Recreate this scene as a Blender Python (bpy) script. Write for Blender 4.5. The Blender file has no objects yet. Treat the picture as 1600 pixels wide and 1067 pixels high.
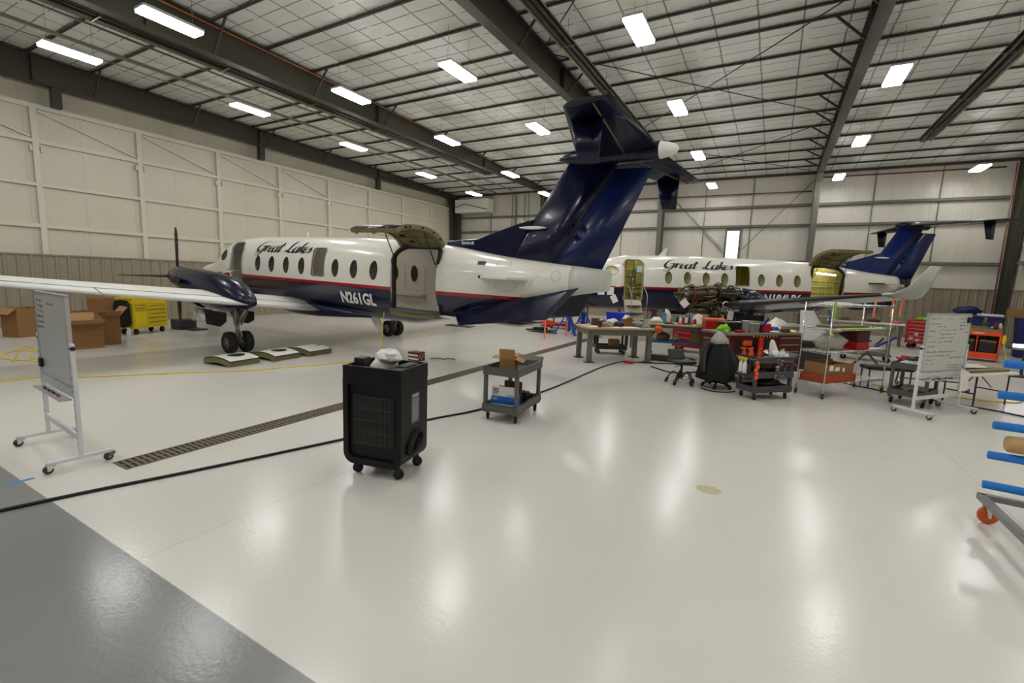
import bpy, bmesh, math, random
from math import sin, cos, pi, radians, atan2, sqrt
from mathutils import Vector as V, Matrix, noise as NZ
RND = random.Random(11)
SC = bpy.context.scene
COL = SC.collection

# ------------------------------------------------------------------ materials
def lin(c):
    out = []
    for x in c[:3]:
        x = x / 255.0
        out.append(x / 12.92 if x <= 0.04045 else ((x + 0.055) / 1.055) ** 2.4)
    return (*out, 1.0)

class NT:
    def __init__(s, name):
        s.m = bpy.data.materials.new(name); s.m.use_nodes = True
        s.t = s.m.node_tree; s.n = s.t.nodes; s.b = s.n['Principled BSDF']
    def node(s, typ, ins=None, **kw):
        n = s.n.new(typ)
        for k, v in kw.items(): setattr(n, k, v)
        for k, v in (ins or {}).items():
            if isinstance(v, bpy.types.NodeSocket): s.t.links.new(v, n.inputs[k])
            else: n.inputs[k].default_value = v
        return n
    def link(s, a, b): s.t.links.new(a, b)
    def coord(s, k='Object'): return s.node('ShaderNodeTexCoord').outputs[k]
    def math(s, op, a, b=0.0, c=0.0):
        return s.node('ShaderNodeMath', {0: a, 1: b, 2: c}, operation=op).outputs[0]
    def xyz(s, v): return s.node('ShaderNodeSeparateXYZ', {0: v}).outputs
    def noise(s, v, sc, det=3.0): return s.node('ShaderNodeTexNoise', {'Vector': v, 'Scale': sc, 'Detail': det}).outputs['Fac']
    def mix(s, f, a, b):
        n = s.n.new('ShaderNodeMix'); n.data_type = 'RGBA'
        for i, v in ((0, f), (6, a), (7, b)):
            if isinstance(v, bpy.types.NodeSocket): s.t.links.new(v, n.inputs[i])
            else: n.inputs[i].default_value = v
        return n.outputs[2]
    def bump(s, h, st, dist=0.01):
        n = s.node('ShaderNodeBump', {'Height': h, 'Strength': st, 'Distance': dist})
        s.link(n.outputs[0], s.b.inputs['Normal'])

def mat(name, c, rough=.5, metal=0., var=.10, ns=6., bump=0., bs=60., coat=0., spec=.5):
    k = NT(name); b = k.b
    b.inputs['Roughness'].default_value = rough; b.inputs['Metallic'].default_value = metal
    b.inputs['Coat Weight'].default_value = coat; b.inputs['Specular IOR Level'].default_value = spec
    co = k.coord(); nz = k.noise(co, ns)
    l = lin(c); lo = tuple(x * (1 - var) for x in l[:3]) + (1,); hi = tuple(min(1, x * (1 + var)) for x in l[:3]) + (1,)
    k.link(k.mix(nz, lo, hi), b.inputs['Base Color'])
    if bump: k.bump(k.noise(co, bs), bump)
    return k.m

def emat(name, c, st):
    k = NT(name); k.b.inputs['Base Color'].default_value = lin(c)
    k.b.inputs['Emission Color'].default_value = lin(c)
    # a lamp's even diffuser with a faint procedural grain
    f = k.math('MULTIPLY_ADD', k.noise(k.coord(), 20.), st * .04, st * .98)
    k.link(f, k.b.inputs['Emission Strength'])
    return k.m

# ------------------------------------------------------------------ mesh builder
class MB:
    def __init__(s): s.v = []; s.f = []; s.mi = []; s.sm = []; s.m = 0; s.M = None; s.recalc = True
    def add(s, vs, fs, smooth=False, m=None, M=None):
        o = len(s.v)
        T = M if M is not None else s.M
        s.v += [tuple(T @ V(p)) if T is not None else tuple(p) for p in vs]
        for f in fs:
            s.f.append([i + o for i in f]); s.mi.append(s.m if m is None else m); s.sm.append(smooth)
        return s
    def box(s, x0, x1, y0, y1, z0, z1, m=None, M=None):
        vs = [(x, y, z) for z in (z0, z1) for y in (y0, y1) for x in (x0, x1)]
        return s.add(vs, [(0, 2, 3, 1), (4, 5, 7, 6), (0, 1, 5, 4), (2, 6, 7, 3), (0, 4, 6, 2), (1, 3, 7, 5)], False, m, M)
    def cbox(s, c, d, m=None, M=None):
        return s.box(c[0] - d[0] / 2, c[0] + d[0] / 2, c[1] - d[1] / 2, c[1] + d[1] / 2, c[2] - d[2] / 2, c[2] + d[2] / 2, m, M)
    def bar(s, a, b, w, h=None, up=(0, 0, 1), m=None):
        h = h or w; a = V(a); b = V(b); d = (b - a).normalized(); u = V(up)
        if abs(d.dot(u)) > .98: u = V((1, 0, 0))
        x = d.cross(u).normalized(); y = x.cross(d).normalized()
        vs = [p + x * (i * w / 2) + y * (j * h / 2) for p in (a, b) for i, j in ((-1, -1), (1, -1), (1, 1), (-1, 1))]
        return s.add(vs, [(0, 3, 2, 1), (4, 5, 6, 7), (0, 1, 5, 4), (1, 2, 6, 5), (2, 3, 7, 6), (3, 0, 4, 7)], False, m)
    def path(s, pts, r, n=8, m=None, closed=False, rs=None):
        pts = [V(p) for p in pts]; N = len(pts); vs = []; fs = []
        t0 = (pts[1] - pts[0]).normalized()
        u = t0.orthogonal().normalized()
        for i in range(N):
            a = pts[(i - 1) % N] if (i or closed) else pts[0]; b = pts[(i + 1) % N] if (i < N - 1 or closed) else pts[-1]
            t = (b - a)
            t = t.normalized() if t.length > 1e-9 else t0
            u = (u - t * u.dot(t)); u = u.normalized() if u.length > 1e-6 else t.orthogonal().normalized()
            w = t.cross(u); rr = rs[i] if rs else r
            vs += [pts[i] + (u * cos(2 * pi * k / n) + w * sin(2 * pi * k / n)) * rr for k in range(n)]
        for i in range(N if closed else N - 1):
            j = (i + 1) % N
            for k in range(n): fs.append((i * n + k, i * n + (k + 1) % n, j * n + (k + 1) % n, j * n + k))
        s.add(vs, fs, True, m)
        if not closed:
            s.f.append([len(s.v) - len(vs) + k for k in range(n)][::-1]); s.f.append([len(s.v) - n + k for k in range(n)])
            s.mi += [s.m if m is None else m] * 2; s.sm += [False, False]
        return s
    def tube(s, a, b, r, r2=None, n=10, m=None): return s.path([a, b], r, n, m, rs=[r, r if r2 is None else r2])
    def lathe(s, prof, n=20, m=None, M=None, ms=None):
        vs = []; fs = []
        for r, z in prof: vs += [(r * cos(2 * pi * k / n), r * sin(2 * pi * k / n), z) for k in range(n)]
        for i in range(len(prof) - 1):
            for k in range(n): fs.append((i * n + k, i * n + (k + 1) % n, (i + 1) * n + (k + 1) % n, (i + 1) * n + k))
        o = len(s.f); s.add(vs, fs, True, m, M)
        if ms:
            for i in range(len(prof) - 1):
                for k in range(n): s.mi[o + i * n + k] = ms[i]
        b = len(s.v) - len(vs)
        for idx, base in ((0, b), (len(prof) - 1, b + (len(prof) - 1) * n)):
            if prof[idx][0] > 1e-4:
                s.f.append([base + k for k in range(n)]); s.mi.append((ms[0] if idx == 0 else ms[-1]) if ms else (s.m if m is None else m)); s.sm.append(False)
        return s
    def prism(s, poly, h0, h1, M=None, m=None, smooth=False):
        n = len(poly); vs = [(x, y, h) for h in (h0, h1) for x, y in poly]
        fs = [list(range(n))[::-1], list(range(n, 2 * n))] + [(i, (i + 1) % n, n + (i + 1) % n, n + i) for i in range(n)]
        return s.add(vs, fs, smooth, m, M)
    def loft(s, rings, m=None, smooth=True, cap=True, closed=True):
        n = len(rings[0]); vs = [p for r in rings for p in r]; fs = []
        for i in range(len(rings) - 1):
            for k in range(n if closed else n - 1):
                fs.append((i * n + k, i * n + (k + 1) % n, (i + 1) * n + (k + 1) % n, (i + 1) * n + k))
        s.add(vs, fs, smooth, m)
        if cap:
            b = len(s.v) - len(vs)
            s.f.append([b + k for k in range(n)][::-1]); s.f.append([b + (len(rings) - 1) * n + k for k in range(n)])
            s.mi += [s.m if m is None else m] * 2; s.sm += [False, False]
        return s
    def ell(s, c, r, n=14, k=9, m=None, jit=0., z0=-1., rnd=None):
        vs = []; fs = []
        R = rnd or RND; off = V((R.uniform(0, 40), R.uniform(0, 40), R.uniform(0, 40)))
        if jit: n, k = max(n, 26), max(k, 16)
        for i in range(k + 1):
            a = -pi / 2 + pi * i / k
            for j in range(n):
                d_ = V((cos(a) * cos(2 * pi * j / n), cos(a) * sin(2 * pi * j / n), sin(a)))
                q = 1 + (jit * (1.5 * NZ.noise(d_ * 1.7 + off) + 1.1 * NZ.noise(d_ * 4.2 + off)) if jit else 0)
                vs.append((c[0] + r[0] * cos(a) * cos(2 * pi * j / n) * q, c[1] + r[1] * cos(a) * sin(2 * pi * j / n) * q, c[2] + r[2] * (sin(a) * q if sin(a) > z0 else z0)))
        for i in range(k):
            for j in range(n): fs.append((i * n + j, i * n + (j + 1) % n, (i + 1) * n + (j + 1) % n, (i + 1) * n + j))
        return s.add(vs, fs, True, m)
    def build(s, name, mats, parent=None, bevel=0., sub=0, seg=2):
        me = bpy.data.meshes.new(name); me.from_pydata(s.v, [], s.f)
        for mm in (mats if isinstance(mats, (list, tuple)) else [mats]): me.materials.append(mm)
        me.polygons.foreach_set('material_index', s.mi); me.polygons.foreach_set('use_smooth', s.sm)
        if s.recalc:
            bm = bmesh.new(); bm.from_mesh(me)
            bmesh.ops.remove_doubles(bm, verts=bm.verts, dist=1e-5)
            bmesh.ops.recalc_face_normals(bm, faces=bm.faces); bm.to_mesh(me); bm.free()
        me.update()
        o = bpy.data.objects.new(name, me); COL.objects.link(o)
        if parent is not None: o.parent = parent
        if bevel:
            md = o.modifiers.new('edge', 'BEVEL'); md.width = bevel; md.segments = seg; md.limit_method = 'ANGLE'; md.angle_limit = radians(40)
            md.harden_normals = False
        if sub:
            md = o.modifiers.new('smooth', 'SUBSURF'); md.levels = sub; md.render_levels = sub
        return o

def tag(o, label, cat, group=None, kind=None):
    o['label'] = label; o['category'] = cat
    if group: o['group'] = group
    if kind: o['kind'] = kind
    return o
def thing(name, label, cat, loc=(0, 0, 0), rz=0., group=None):
    o = bpy.data.objects.new(name, None); o.empty_display_size = .1; COL.objects.link(o)
    o.location = loc; o.rotation_euler = (0, 0, rz)
    return tag(o, label, cat, group)
def struct(name, mb, mats, parent=None, **kw):
    o = mb.build(name, mats, parent, **kw)
    if parent is None: o['kind'] = 'structure'
    return o
def sroot(name, loc=(0, 0, 0)):
    o = bpy.data.objects.new(name, None); COL.objects.link(o); o.location = loc; o['kind'] = 'structure'; return o
def dup(root, loc, rz=None, label=None, group=None):
    r = root.copy(); COL.objects.link(r); r.location = loc
    if rz is not None: r.rotation_euler = (0, 0, rz)
    if label: r['label'] = label
    if group: r['group'] = group
    for ch in list(root.children):
        c = ch.copy(); COL.objects.link(c); c.parent = r
        for g in ch.children:
            d = g.copy(); COL.objects.link(d); d.parent = c
    return r
def Mx(*cols, o=(0, 0, 0)):
    m = Matrix.Identity(4)
    for i, c in enumerate(cols):
        for j in range(3): m[j][i] = c[j]
    for j in range(3): m[j][3] = o[j]
    return m
def rrect(x0, x1, y0, y1, r, n=5, rt=None):
    rt = rt or r; P = []
    for cx, cy, a, q in ((x1 - rt, y1 - rt, 0, rt), (x0 + rt, y1 - rt, 90, rt), (x0 + r, y0 + r, 180, r), (x1 - r, y0 + r, 270, r)):
        P += [(cx + q * cos(radians(a + 90 * i / n)), cy + q * sin(radians(a + 90 * i / n))) for i in range(n + 1)]
    return P
def herm(tab, x):
    if x <= tab[0][0]: return tab[0][1]
    if x >= tab[-1][0]: return tab[-1][1]
    for i in range(len(tab) - 1):
        if x <= tab[i + 1][0]: break
    def sl(j): return (tab[j + 1][1] - tab[j][1]) / (tab[j + 1][0] - tab[j][0])
    def tg(j):
        if j == 0: return sl(0)
        if j == len(tab) - 1: return sl(j - 1)
        a, b = sl(j - 1), sl(j)
        return 0 if a * b <= 0 else 2 * a * b / (a + b)
    h = tab[i + 1][0] - tab[i][0]; t = (x - tab[i][0]) / h
    return ((2 * t**3 - 3 * t**2 + 1) * tab[i][1] + (t**3 - 2 * t**2 + t) * h * tg(i) + (-2 * t**3 + 3 * t**2) * tab[i + 1][1] + (t**3 - t**2) * h * tg(i + 1))
def catmull(P, k=6):
    P = [V(p) for p in P]; Q = [P[0]] + P + [P[-1]]; out = []
    for i in range(1, len(Q) - 2):
        for j in range(k):
            t = j / k; a, b, c, d = Q[i - 1:i + 3]
            out.append(.5 * ((2 * b) + (c - a) * t + (2 * a - 5 * b + 4 * c - d) * t * t + (3 * b - a - 3 * c + d) * t**3))
    return out + [P[-1]]
def textmesh(s, size=1., slices=.06, bold=0.):
    """Letters as a flat 2-D mesh [(verts),(faces)], cut fine enough to follow a curved skin."""
    cu = bpy.data.curves.new('t', 'FONT'); cu.body = s; cu.size = size; cu.offset = bold; cu.resolution_u = 3
    ob = bpy.data.objects.new('t', cu); COL.objects.link(ob)
    me = ob.evaluated_get(bpy.context.evaluated_depsgraph_get()).to_mesh()
    bm = bmesh.new(); bm.from_mesh(me); ob.to_mesh_clear()
    if slices:
        ys = [v.co.y for v in bm.verts]; y = min(ys)
        while y < max(ys):
            bmesh.ops.bisect_plane(bm, geom=list(bm.verts) + list(bm.edges) + list(bm.faces), plane_co=(0, y, 0), plane_no=(0, 1, 0)); y += slices
    bm.verts.index_update()
    vs = [tuple(v.co[:2]) for v in bm.verts]; fs = [[v.index for v in f.verts] for f in bm.faces]
    bm.free(); bpy.data.objects.remove(ob); bpy.data.curves.remove(cu)
    x0 = min(v[0] for v in vs); x1 = max(v[0] for v in vs); y0 = min(v[1] for v in vs); y1 = max(v[1] for v in vs)
    return [((x - x0) / (x1 - x0), (y - y0) / (y1 - y0)) for x, y in vs], fs

# ------------------------------------------------------------------ camera
YAW, PIT, ROL, EYE = radians(29.24), radians(7.67), radians(2.1), 2.13
fw = V((-sin(YAW), cos(YAW), 0)); rt = V((cos(YAW), sin(YAW), 0)); up = V((0, 0, 1))
f3 = fw * cos(PIT) - up * sin(PIT); u0 = up * cos(PIT) + fw * sin(PIT)
r3 = rt * cos(ROL) + u0 * sin(ROL); u3 = u0 * cos(ROL) - rt * sin(ROL)
cd = bpy.data.cameras.new('camera'); cam = bpy.data.objects.new('camera', cd); COL.objects.link(cam)
cd.sensor_width = 36; cd.lens = 36 * 720 / 1600; cd.clip_start = .05; cd.clip_end = 200
cam.matrix_world = Mx(r3, u3, -f3, o=(0, 0, EYE)); SC.camera = cam
SC.view_settings.view_transform = 'Standard'; SC.view_settings.look = 'None'; SC.view_settings.gamma = 1
SC.view_settings.use_curve_mapping = False
SC.view_settings.exposure = 0.26
SC.cycles.use_denoising = True; SC.cycles.max_bounces = 8; SC.cycles.diffuse_bounces = 5; SC.cycles.glossy_bounces = 4
SC.cycles.sample_clamp_indirect = 6; SC.cycles.use_light_tree = True; SC.cycles.caustics_reflective = False; SC.cycles.caustics_refractive = False
w = bpy.data.worlds.new('daylight'); SC.world = w; w.use_nodes = True
w.node_tree.nodes['Background'].inputs[0].default_value = (.85, .92, 1, 1); w.node_tree.nodes['Background'].inputs[1].default_value = 3.0

# ------------------------------------------------------------------ shared materials
M_white = mat('white_paint', (232, 230, 222), .3, var=.03)
M_black = mat('black_plastic', (20, 20, 20), .45, var=.2)
M_rubber = mat('black_rubber', (16, 16, 16), .7, var=.2, bump=.1)
M_steel = mat('bare_steel', (150, 150, 146), .3, 1., var=.15)
M_chrome = mat('chrome', (205, 205, 200), .16, 1., var=.05)
M_gray = mat('grey_plastic', (88, 88, 86), .55, var=.1, bump=.06, bs=140)
M_dgray = mat('dark_grey_plastic', (52, 52, 52), .55, var=.1)
M_red = mat('red_enamel', (170, 18, 22), .35, var=.1)
M_maroon = mat('maroon_enamel', (92, 12, 16), .35, var=.12)
M_blue = mat('blue_plastic', (18, 40, 130), .4, var=.1)
M_steelblue = mat('blue_painted_steel', (40, 88, 118), .45, var=.12)
M_orange = mat('orange_plastic', (226, 80, 28), .45, var=.1)
M_yellow = mat('yellow_plastic', (226, 196, 24), .4, var=.08)
M_lime = mat('lime_green_plastic', (140, 196, 30), .5, var=.1)
M_green = mat('green_plastic', (20, 120, 70), .5, var=.1)
M_card = mat('cardboard', (142, 104, 64), .85, var=.12, ns=9, bump=.05, bs=30)
M_card2 = mat('cardboard_inside', (168, 130, 86), .85, var=.08)
M_wood = mat('worn_wood', (178, 150, 106), .55, var=.2, ns=14, bump=.05)
M_paper = mat('white_paper', (232, 232, 228), .8, var=.04)
M_cloth = mat('off_white_cloth', (226, 224, 218), .9, var=.06, bump=.25, bs=22)
M_tan = mat('tan_rag', (160, 142, 112), .9, var=.2, bump=.3, bs=20)
M_clear = mat('milky_plastic', (222, 226, 228), .3, var=.05)
M_tblue = mat('light_blue_plastic', (70, 140, 200), .4, var=.1)
M_brown = mat('brown_plastic', (96, 54, 36), .5, var=.12)
M_oak = mat('olive_primer', (118, 110, 70), .6, var=.2, ns=10)
M_alum = mat('mill_aluminium', (186, 186, 180), .36, .9, var=.08)
# ================================================================== THE HANGAR
XL, XR, YF, YB = -21.46, 9.1, 29.12, -12.0
def zpur(y): return 8.1 + .025 * (YF - y)          # underside of the purlins
PD = .07
# floor: cream epoxy, grey painted lane in front of the camera, orange-peel gloss
k = NT('epoxy_floor'); co = k.coord(); x, y, z = k.xyz(co)
k.b.inputs['Roughness'].default_value = .2; k.b.inputs['Specular IOR Level'].default_value = .5
n1 = k.noise(co, .6, 4.); n2 = k.noise(co, 9., 5.)
cream = k.mix(n1, lin((209, 206, 197)), lin((216, 213, 205)))
stain = k.node('ShaderNodeMapRange', {0: n2, 1: .68, 2: .9, 3: 0., 4: .12}).outputs[0]
grey = k.mix(n1, lin((122, 124, 124)), lin((134, 136, 135)))
lane = k.math('LESS_THAN', y, k.math('MULTIPLY_ADD', n2, .012, 1.399))
# saw-cut joints every 6.1 m
def joint(c, off): 
    a = k.math('ABSOLUTE', k.math('SUBTRACT', k.math('FRACT', k.math('MULTIPLY_ADD', c, 1 / 6.1, off)), .5))
    return k.math('LESS_THAN', a, .0009)
jn = k.math('MAXIMUM', joint(x, .13), joint(y, .27))
col = k.mix(lane, cream, grey); col = k.mix(k.math('MULTIPLY', jn, .35), col, lin((150, 144, 130)))
k.link(col, k.b.inputs['Base Color'])
rg = k.math('MULTIPLY_ADD', k.noise(co, 1.1, 1.), .06, .17)
k.link(rg, k.b.inputs['Roughness'])
k.bump(k.noise(co, 30., 2.), .2, .005)
M_floor = k.m
mb = MB(); mb.box(XL - .6, XR + .3, YB - .3, YF + .3, -.25, 0); struct('floor', mb, M_floor)

# white vinyl-faced insulation
def vinyl(name, c, axis, seam, bs=3., st=.5):
    k = NT(name); co = k.coord(); xyz = k.xyz(co)
    k.b.inputs['Roughness'].default_value = .33
    s = k.math('FRACT', k.math('MULTIPLY', xyz[axis], 1 / seam))
    ln = k.math('LESS_THAN', s, .02 / seam)
    base = k.mix(k.noise(co, .8, 4.), lin(tuple(q * .95 for q in c)), lin(c))
    k.link(k.mix(k.math('MULTIPLY', ln, .35), base, lin(tuple(q * .72 for q in c))), k.b.inputs['Base Color'])
    sc = k.node('ShaderNodeMapping', {0: co, 3: (1., 1., .25) if axis != 2 else (1, 1, 1)}).outputs[0]
    h = k.math('ADD', k.noise(sc, bs, 3.), k.math('MULTIPLY', k.noise(sc, bs * 5, 2.), .18))
    k.bump(h, st, .12)
    return k.m
M_insw = vinyl('white_wall_insulation', (214, 209, 196), 0, 1.5)
M_insd = vinyl('white_door_insulation', (216, 209, 190), 1, 1.44, 2.2, .35)
# ceiling insulation with its banding
k = NT('ceiling_insulation'); co = k.coord(); x, y, z = k.xyz(co)
k.b.inputs['Roughness'].default_value = .3
base = k.mix(k.noise(co, .9, 4.), lin((233, 232, 226)), lin((240, 239, 234)))
wob = k.math('MULTIPLY', k.noise(co, 1.3, 2.), .06)
def strap(c, pitch, wd, off=0.):
    f = k.math('FRACT', k.math('MULTIPLY_ADD', k.math('ADD', c, wob), 1 / pitch, off))
    return k.math('LESS_THAN', f, wd / pitch)
gapx = k.math('GREATER_THAN', k.math('FRACT', k.math('MULTIPLY', x, 1 / 2.54)), .07)
sx = strap(x, .954, .04); sy = k.math('MULTIPLY', strap(y, .5217, .034, .62), gapx)
dk = k.math('MAXIMUM', sx, sy)
k.link(k.mix(k.math('MULTIPLY', dk, .74), base, lin((84, 84, 80))), k.b.inputs['Base Color'])
fx = k.math('ABSOLUTE', k.math('SINE', k.math('MULTIPLY', x, pi / .954))); fy = k.math('ABSOLUTE', k.math('SINE', k.math('MULTIPLY_ADD', y, pi / .5217, 1.95)))
h = k.math('ADD', k.math('MULTIPLY', k.math('MULTIPLY', fx, fy), .35), k.noise(co, 5., 4.))
k.bump(h, .45, .1)
M_ceil = k.m
M_girt = mat('olive_grey_steel', (104, 102, 92), .5, var=.08)
M_raft = mat('dark_olive_steel', (60, 57, 44), .5, var=.1)
M_purl = mat('dark_purlin_steel', (58, 54, 48), .55, var=.12)
M_cream = mat('cream_painted_steel', (216, 212, 196), .4, var=.05)
M_wain = mat('tan_ribbed_steel', (148, 138, 118), .45, var=.06)
M_conduit = mat('galvanised_conduit', (128, 130, 120), .45, .6, var=.1)
M_pipe = mat('red_brown_pipe', (112, 62, 50), .5, var=.1)

mb = MB(); zc = lambda y: zpur(y) + PD
mb.add([(XL - .6, YB, zc(YB)), (XR + .3, YB, zc(YB)), (XR + .3, YF + .3, zc(YF + .3)), (XL - .6, YF + .3, zc(YF + .3)),
        (XL - .6, YB, zc(YB) + .2), (XR + .3, YB, zc(YB) + .2), (XR + .3, YF + .3, zc(YF + .3) + .2), (XL - .6, YF + .3, zc(YF + .3) + .2)],
       [(0, 1, 2, 3), (4, 7, 6, 5), (0, 4, 5, 1), (1, 5, 6, 2), (2, 6, 7, 3), (3, 7, 4, 0)])
struct('ceiling', mb, M_ceil)
# walls
ZT_ = 9.6
mb = MB(); wx0, wx1, wz0, wz1 = -2.62, -2.0, 3.0, 5.27
mb.box(XL - .6, wx0, YF, YF + .25, 0, ZT_); mb.box(wx1, XR + .3, YF, YF + .25, 0, ZT_)
mb.box(wx0, wx1, YF, YF + .25, 0, wz0); mb.box(wx0, wx1, YF, YF + .25, wz1, ZT_)
struct('wall_back', mb, M_insw)
mb = MB(); mb.box(XL - .6, XL - .34, YB - .3, YF + .3, 0, ZT_); struct('wall_left', mb, M_insd)
mb = MB(); mb.box(XR, XR + .3, YB - .3, YF + .3, 0, ZT_); struct('wall_right', mb, M_insd)
mb = MB(); mb.box(XL - .6, XR + .3, YB - .3, YB, 0, ZT_ + .4); struct('wall_front', mb, M_insw)
# window in the far wall
wroot = sroot('window_1', (0, 0, 0))
mb = MB()
for a, b, c, d in ((wx0 - .1, wx0, wz0 - .1, wz1 + .1), (wx1, wx1 + .1, wz0 - .1, wz1 + .1), (wx0, wx1, wz0 - .1, wz0), (wx0, wx1, wz1, wz1 + .1)): mb.box(a, b, YF - .12, YF + .02, c, d)
mb.build('frame', M_girt, wroot)
k = NT('window_glass'); k.b.inputs['Transmission Weight'].default_value = 1; k.b.inputs['Roughness'].default_value = .02; k.b.inputs['IOR'].default_value = 1.02
k.link(k.mix(k.noise(k.coord(), 3.), (.95, .97, 1, 1), (1, 1, 1, 1)), k.b.inputs['Base Color']); M_wglass = k.m
mb = MB(); mb.box(wx0 + .005, wx1 - .005, YF + .08, YF + .09, wz0 + .005, wz1 - .005); mb.build('pane', M_wglass, wroot)
mb = MB(); mb.bar((wx0, YF + .2, wz0 + .2), (wx1, YF + .2, wz0 + 1.0), .02); mb.bar((wx1, YF + .2, wz0 + .2), (wx0, YF + .2, wz0 + 1.0), .02); mb.build('outside_brace', M_conduit, wroot)

# ribbed wainscot panels (trim): back, right, left(on the hangar door)
def ribbed(name, p0, d, L, nrm, H=2.44):
    mb = MB(); d = V(d); nrm = V(nrm); p0 = V(p0); n = int(L / .31)
    prof = []
    for i in range(n + 1):
        a = i * .31
        prof += [(a, .0), (a + .18, .0), (a + .21, .035), (a + .27, .035), (a + .30, .0)]
    prof = [q for q in prof if q[0] <= L] + [(L, 0.)]
    vs = []; fs = []
    for u, h in prof:
        for zz in (0.0, H): vs.append(p0 + d * u + nrm * (h + .03) + V((0, 0, zz)))
    for u in (0, L):
        for zz in (0., H): vs.append(p0 + d * u + V((0, 0, zz)))
    m = len(prof)
    for i in range(m - 1): fs.append((2 * i, 2 * i + 2, 2 * i + 3, 2 * i + 1))
    b = 2 * m
    fs += [(b, b + 1, 1, 0), (b + 2, 2 * m - 2, 2 * m - 1, b + 3)]
    mb.add(vs, fs)
    q = p0 + V((0, 0, H)); mb.bar(q + nrm * .03, q + d * L + nrm * .03, .1, .05)
    mb.recalc = False
    return struct(name, mb, M_wain)
ribbed('trim_1', (XL + .2, YF, 0), (1, 0, 0), XR - XL - .2, (0, -1, 0))
ribbed('trim_2', (XR, YF, 0), (0, -1, 0), YF - YB, (-1, 0, 0))
ribbed('trim_3', (XL + .02, YB, 0), (0, 1, 0), YF - YB - .2, (1, 0, 0), 2.38)

# hangar door framing on the left wall
door = sroot('door_1')
ycol = [6.0 + 2.877 * i for i in range(-6, 9)]
for y0 in ycol:
    mb = MB(); mb.box(XL - .12, XL, y0 - .08, y0 + .08, 2.38, 7.2); mb.build('column', M_cream, door, bevel=.008)
for z0, hh in ((7.15, .14), (6.06, .13), (4.67, .1), (3.33, .12)):
    mb = MB(); mb.box(XL - .11, XL - .01, ycol[0], ycol[-1], z0 - hh / 2, z0 + hh / 2); mb.build('girt', M_cream, door)
for i in range(len(ycol) - 1):
    a, b = ycol[i] + .1, ycol[i + 1] - .1
    if i in (10, 11, 12, 13): a, b = b, a
    mb = MB(); mb.bar((XL - .06, a, 7.03), (XL - .06, b, 6.17), .055); mb.build('brace', M_cream, door)
# a backing skin behind the frame so the bays read as flat sheets
mb = MB(); mb.box(XL - .2, XL - .12, ycol[0] - .1, ycol[-1] + .1, 0, 7.22); mb.build('skin', M_insd, door)
for y0 in ycol[5:12]:
    for s in (-.13, .13):
        mb = MB(); mb.box(XL - .08, XL + .03, y0 + s - .03, y0 + s + .03, 5.72, 5.9); mb.build('catch', M_cream, door)

# rafters, columns, purlins
xr = [-21.3, -13.84, -6.22, 1.4, 8.85]
for i, X in enumerate(xr):
    mb = MB(); zb0 = 7.84; ys = [YB, 8.0, YF - .7]
    def seg(x0, x1, f0, f1):
        for a, b in zip(ys[:-1], ys[1:]):
            vs = [(xx, yy, f(yy)) for yy in (a, b) for f in (f0, f1) for xx in (x0, x1)]
            mb.add(vs, [(0, 1, 3, 2), (4, 6, 7, 5), (0, 4, 5, 1), (2, 3, 7, 6), (0, 2, 6, 4), (1, 5, 7, 3)])
    tf = lambda y: zpur(y)
    seg(X - .01, X + .01, lambda y: zb0, tf)
    seg(X - .14, X + .14, lambda y: zb0 - .02, lambda y: zb0)
    seg(X - .14, X + .14, lambda y: tf(y) - .02, tf)
    for yy in (6.0, 13.5, 20.9): mb.box(X - .13, X + .13, yy - .01, yy + .01, zb0, tf(yy) - .02)
    r = struct('steel_rafter', mb, M_raft)
    # knee and tapered column at the far wall
    mb = MB(); yo = YF - .24
    q = [(0, .35), (zb0 - .35, .8), (zb0 + .0, 1.2), (zpur(YF), 1.2)]
    for (z0, d0), (z1, d1) in zip(q[:-1], q[1:]):
        mb.add([(X + sx * .012, yy, zz) for zz, dd in ((z0, d0), (z1, d1)) for yy in (yo, yo - dd) for sx in (-1, 1)],
               [(0, 1, 3, 2), (4, 6, 7, 5), (0, 4, 5, 1), (2, 3, 7, 6), (0, 2, 6, 4), (1, 5, 7, 3)])
        if z0 < zb0:
            mb.add([(X + sx * .13, yo - dd + t, zz) for zz, dd in ((z0, d0), (z1, d1)) for t in (0, .02) for sx in (-1, 1)],
                   [(0, 1, 3, 2), (4, 6, 7, 5), (0, 4, 5, 1), (2, 3, 7, 6), (0, 2, 6, 4), (1, 5, 7, 3)])
    mb.box(X - .13, X + .13, yo - .02, yo, 0, zpur(YF) - .02)
    struct('steel_column', mb, M_girt if i in (2, 3) else M_raft)
YP = [27.62] + [26.34 - 1.567 * j for j in range(0, 25)]
ZB = .06
for j, yy in enumerate(YP + [13.2]):
    mb = MB(); zz = zpur(yy)
    mb.box(XL - .5, XR + .2, yy - .008, yy + .008, zz, zz + PD - .002)
    mb.box(XL - .5, XR + .2, yy - ZB, yy + .008, zz, zz + .012)
    struct('roof_purlin', mb, M_purl)
mb = MB(); mb.box(XL, XR, YF - .2, YF, zpur(YF) - .03, zpur(YF) + PD); struct('eave_strut', mb, M_purl)
# flange braces, each with the rafter it stiffens
for i, X in enumerate(xr):
    for j in range(1, len(YP) - 6, 2 if i != 3 else 1):
        for sx in ((1,) if i == 0 else (-1, 1)):
            if i == 3 and sx == 1: continue
            if i == 4 and sx == 1: continue
            mb = MB(); y0 = YP[j]
            mb.bar((X + sx * .1, y0, 7.84), (X + sx * .75, y0, zpur(y0) + .02), .05, .05)
            struct('flange_brace', mb, M_purl)
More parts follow.
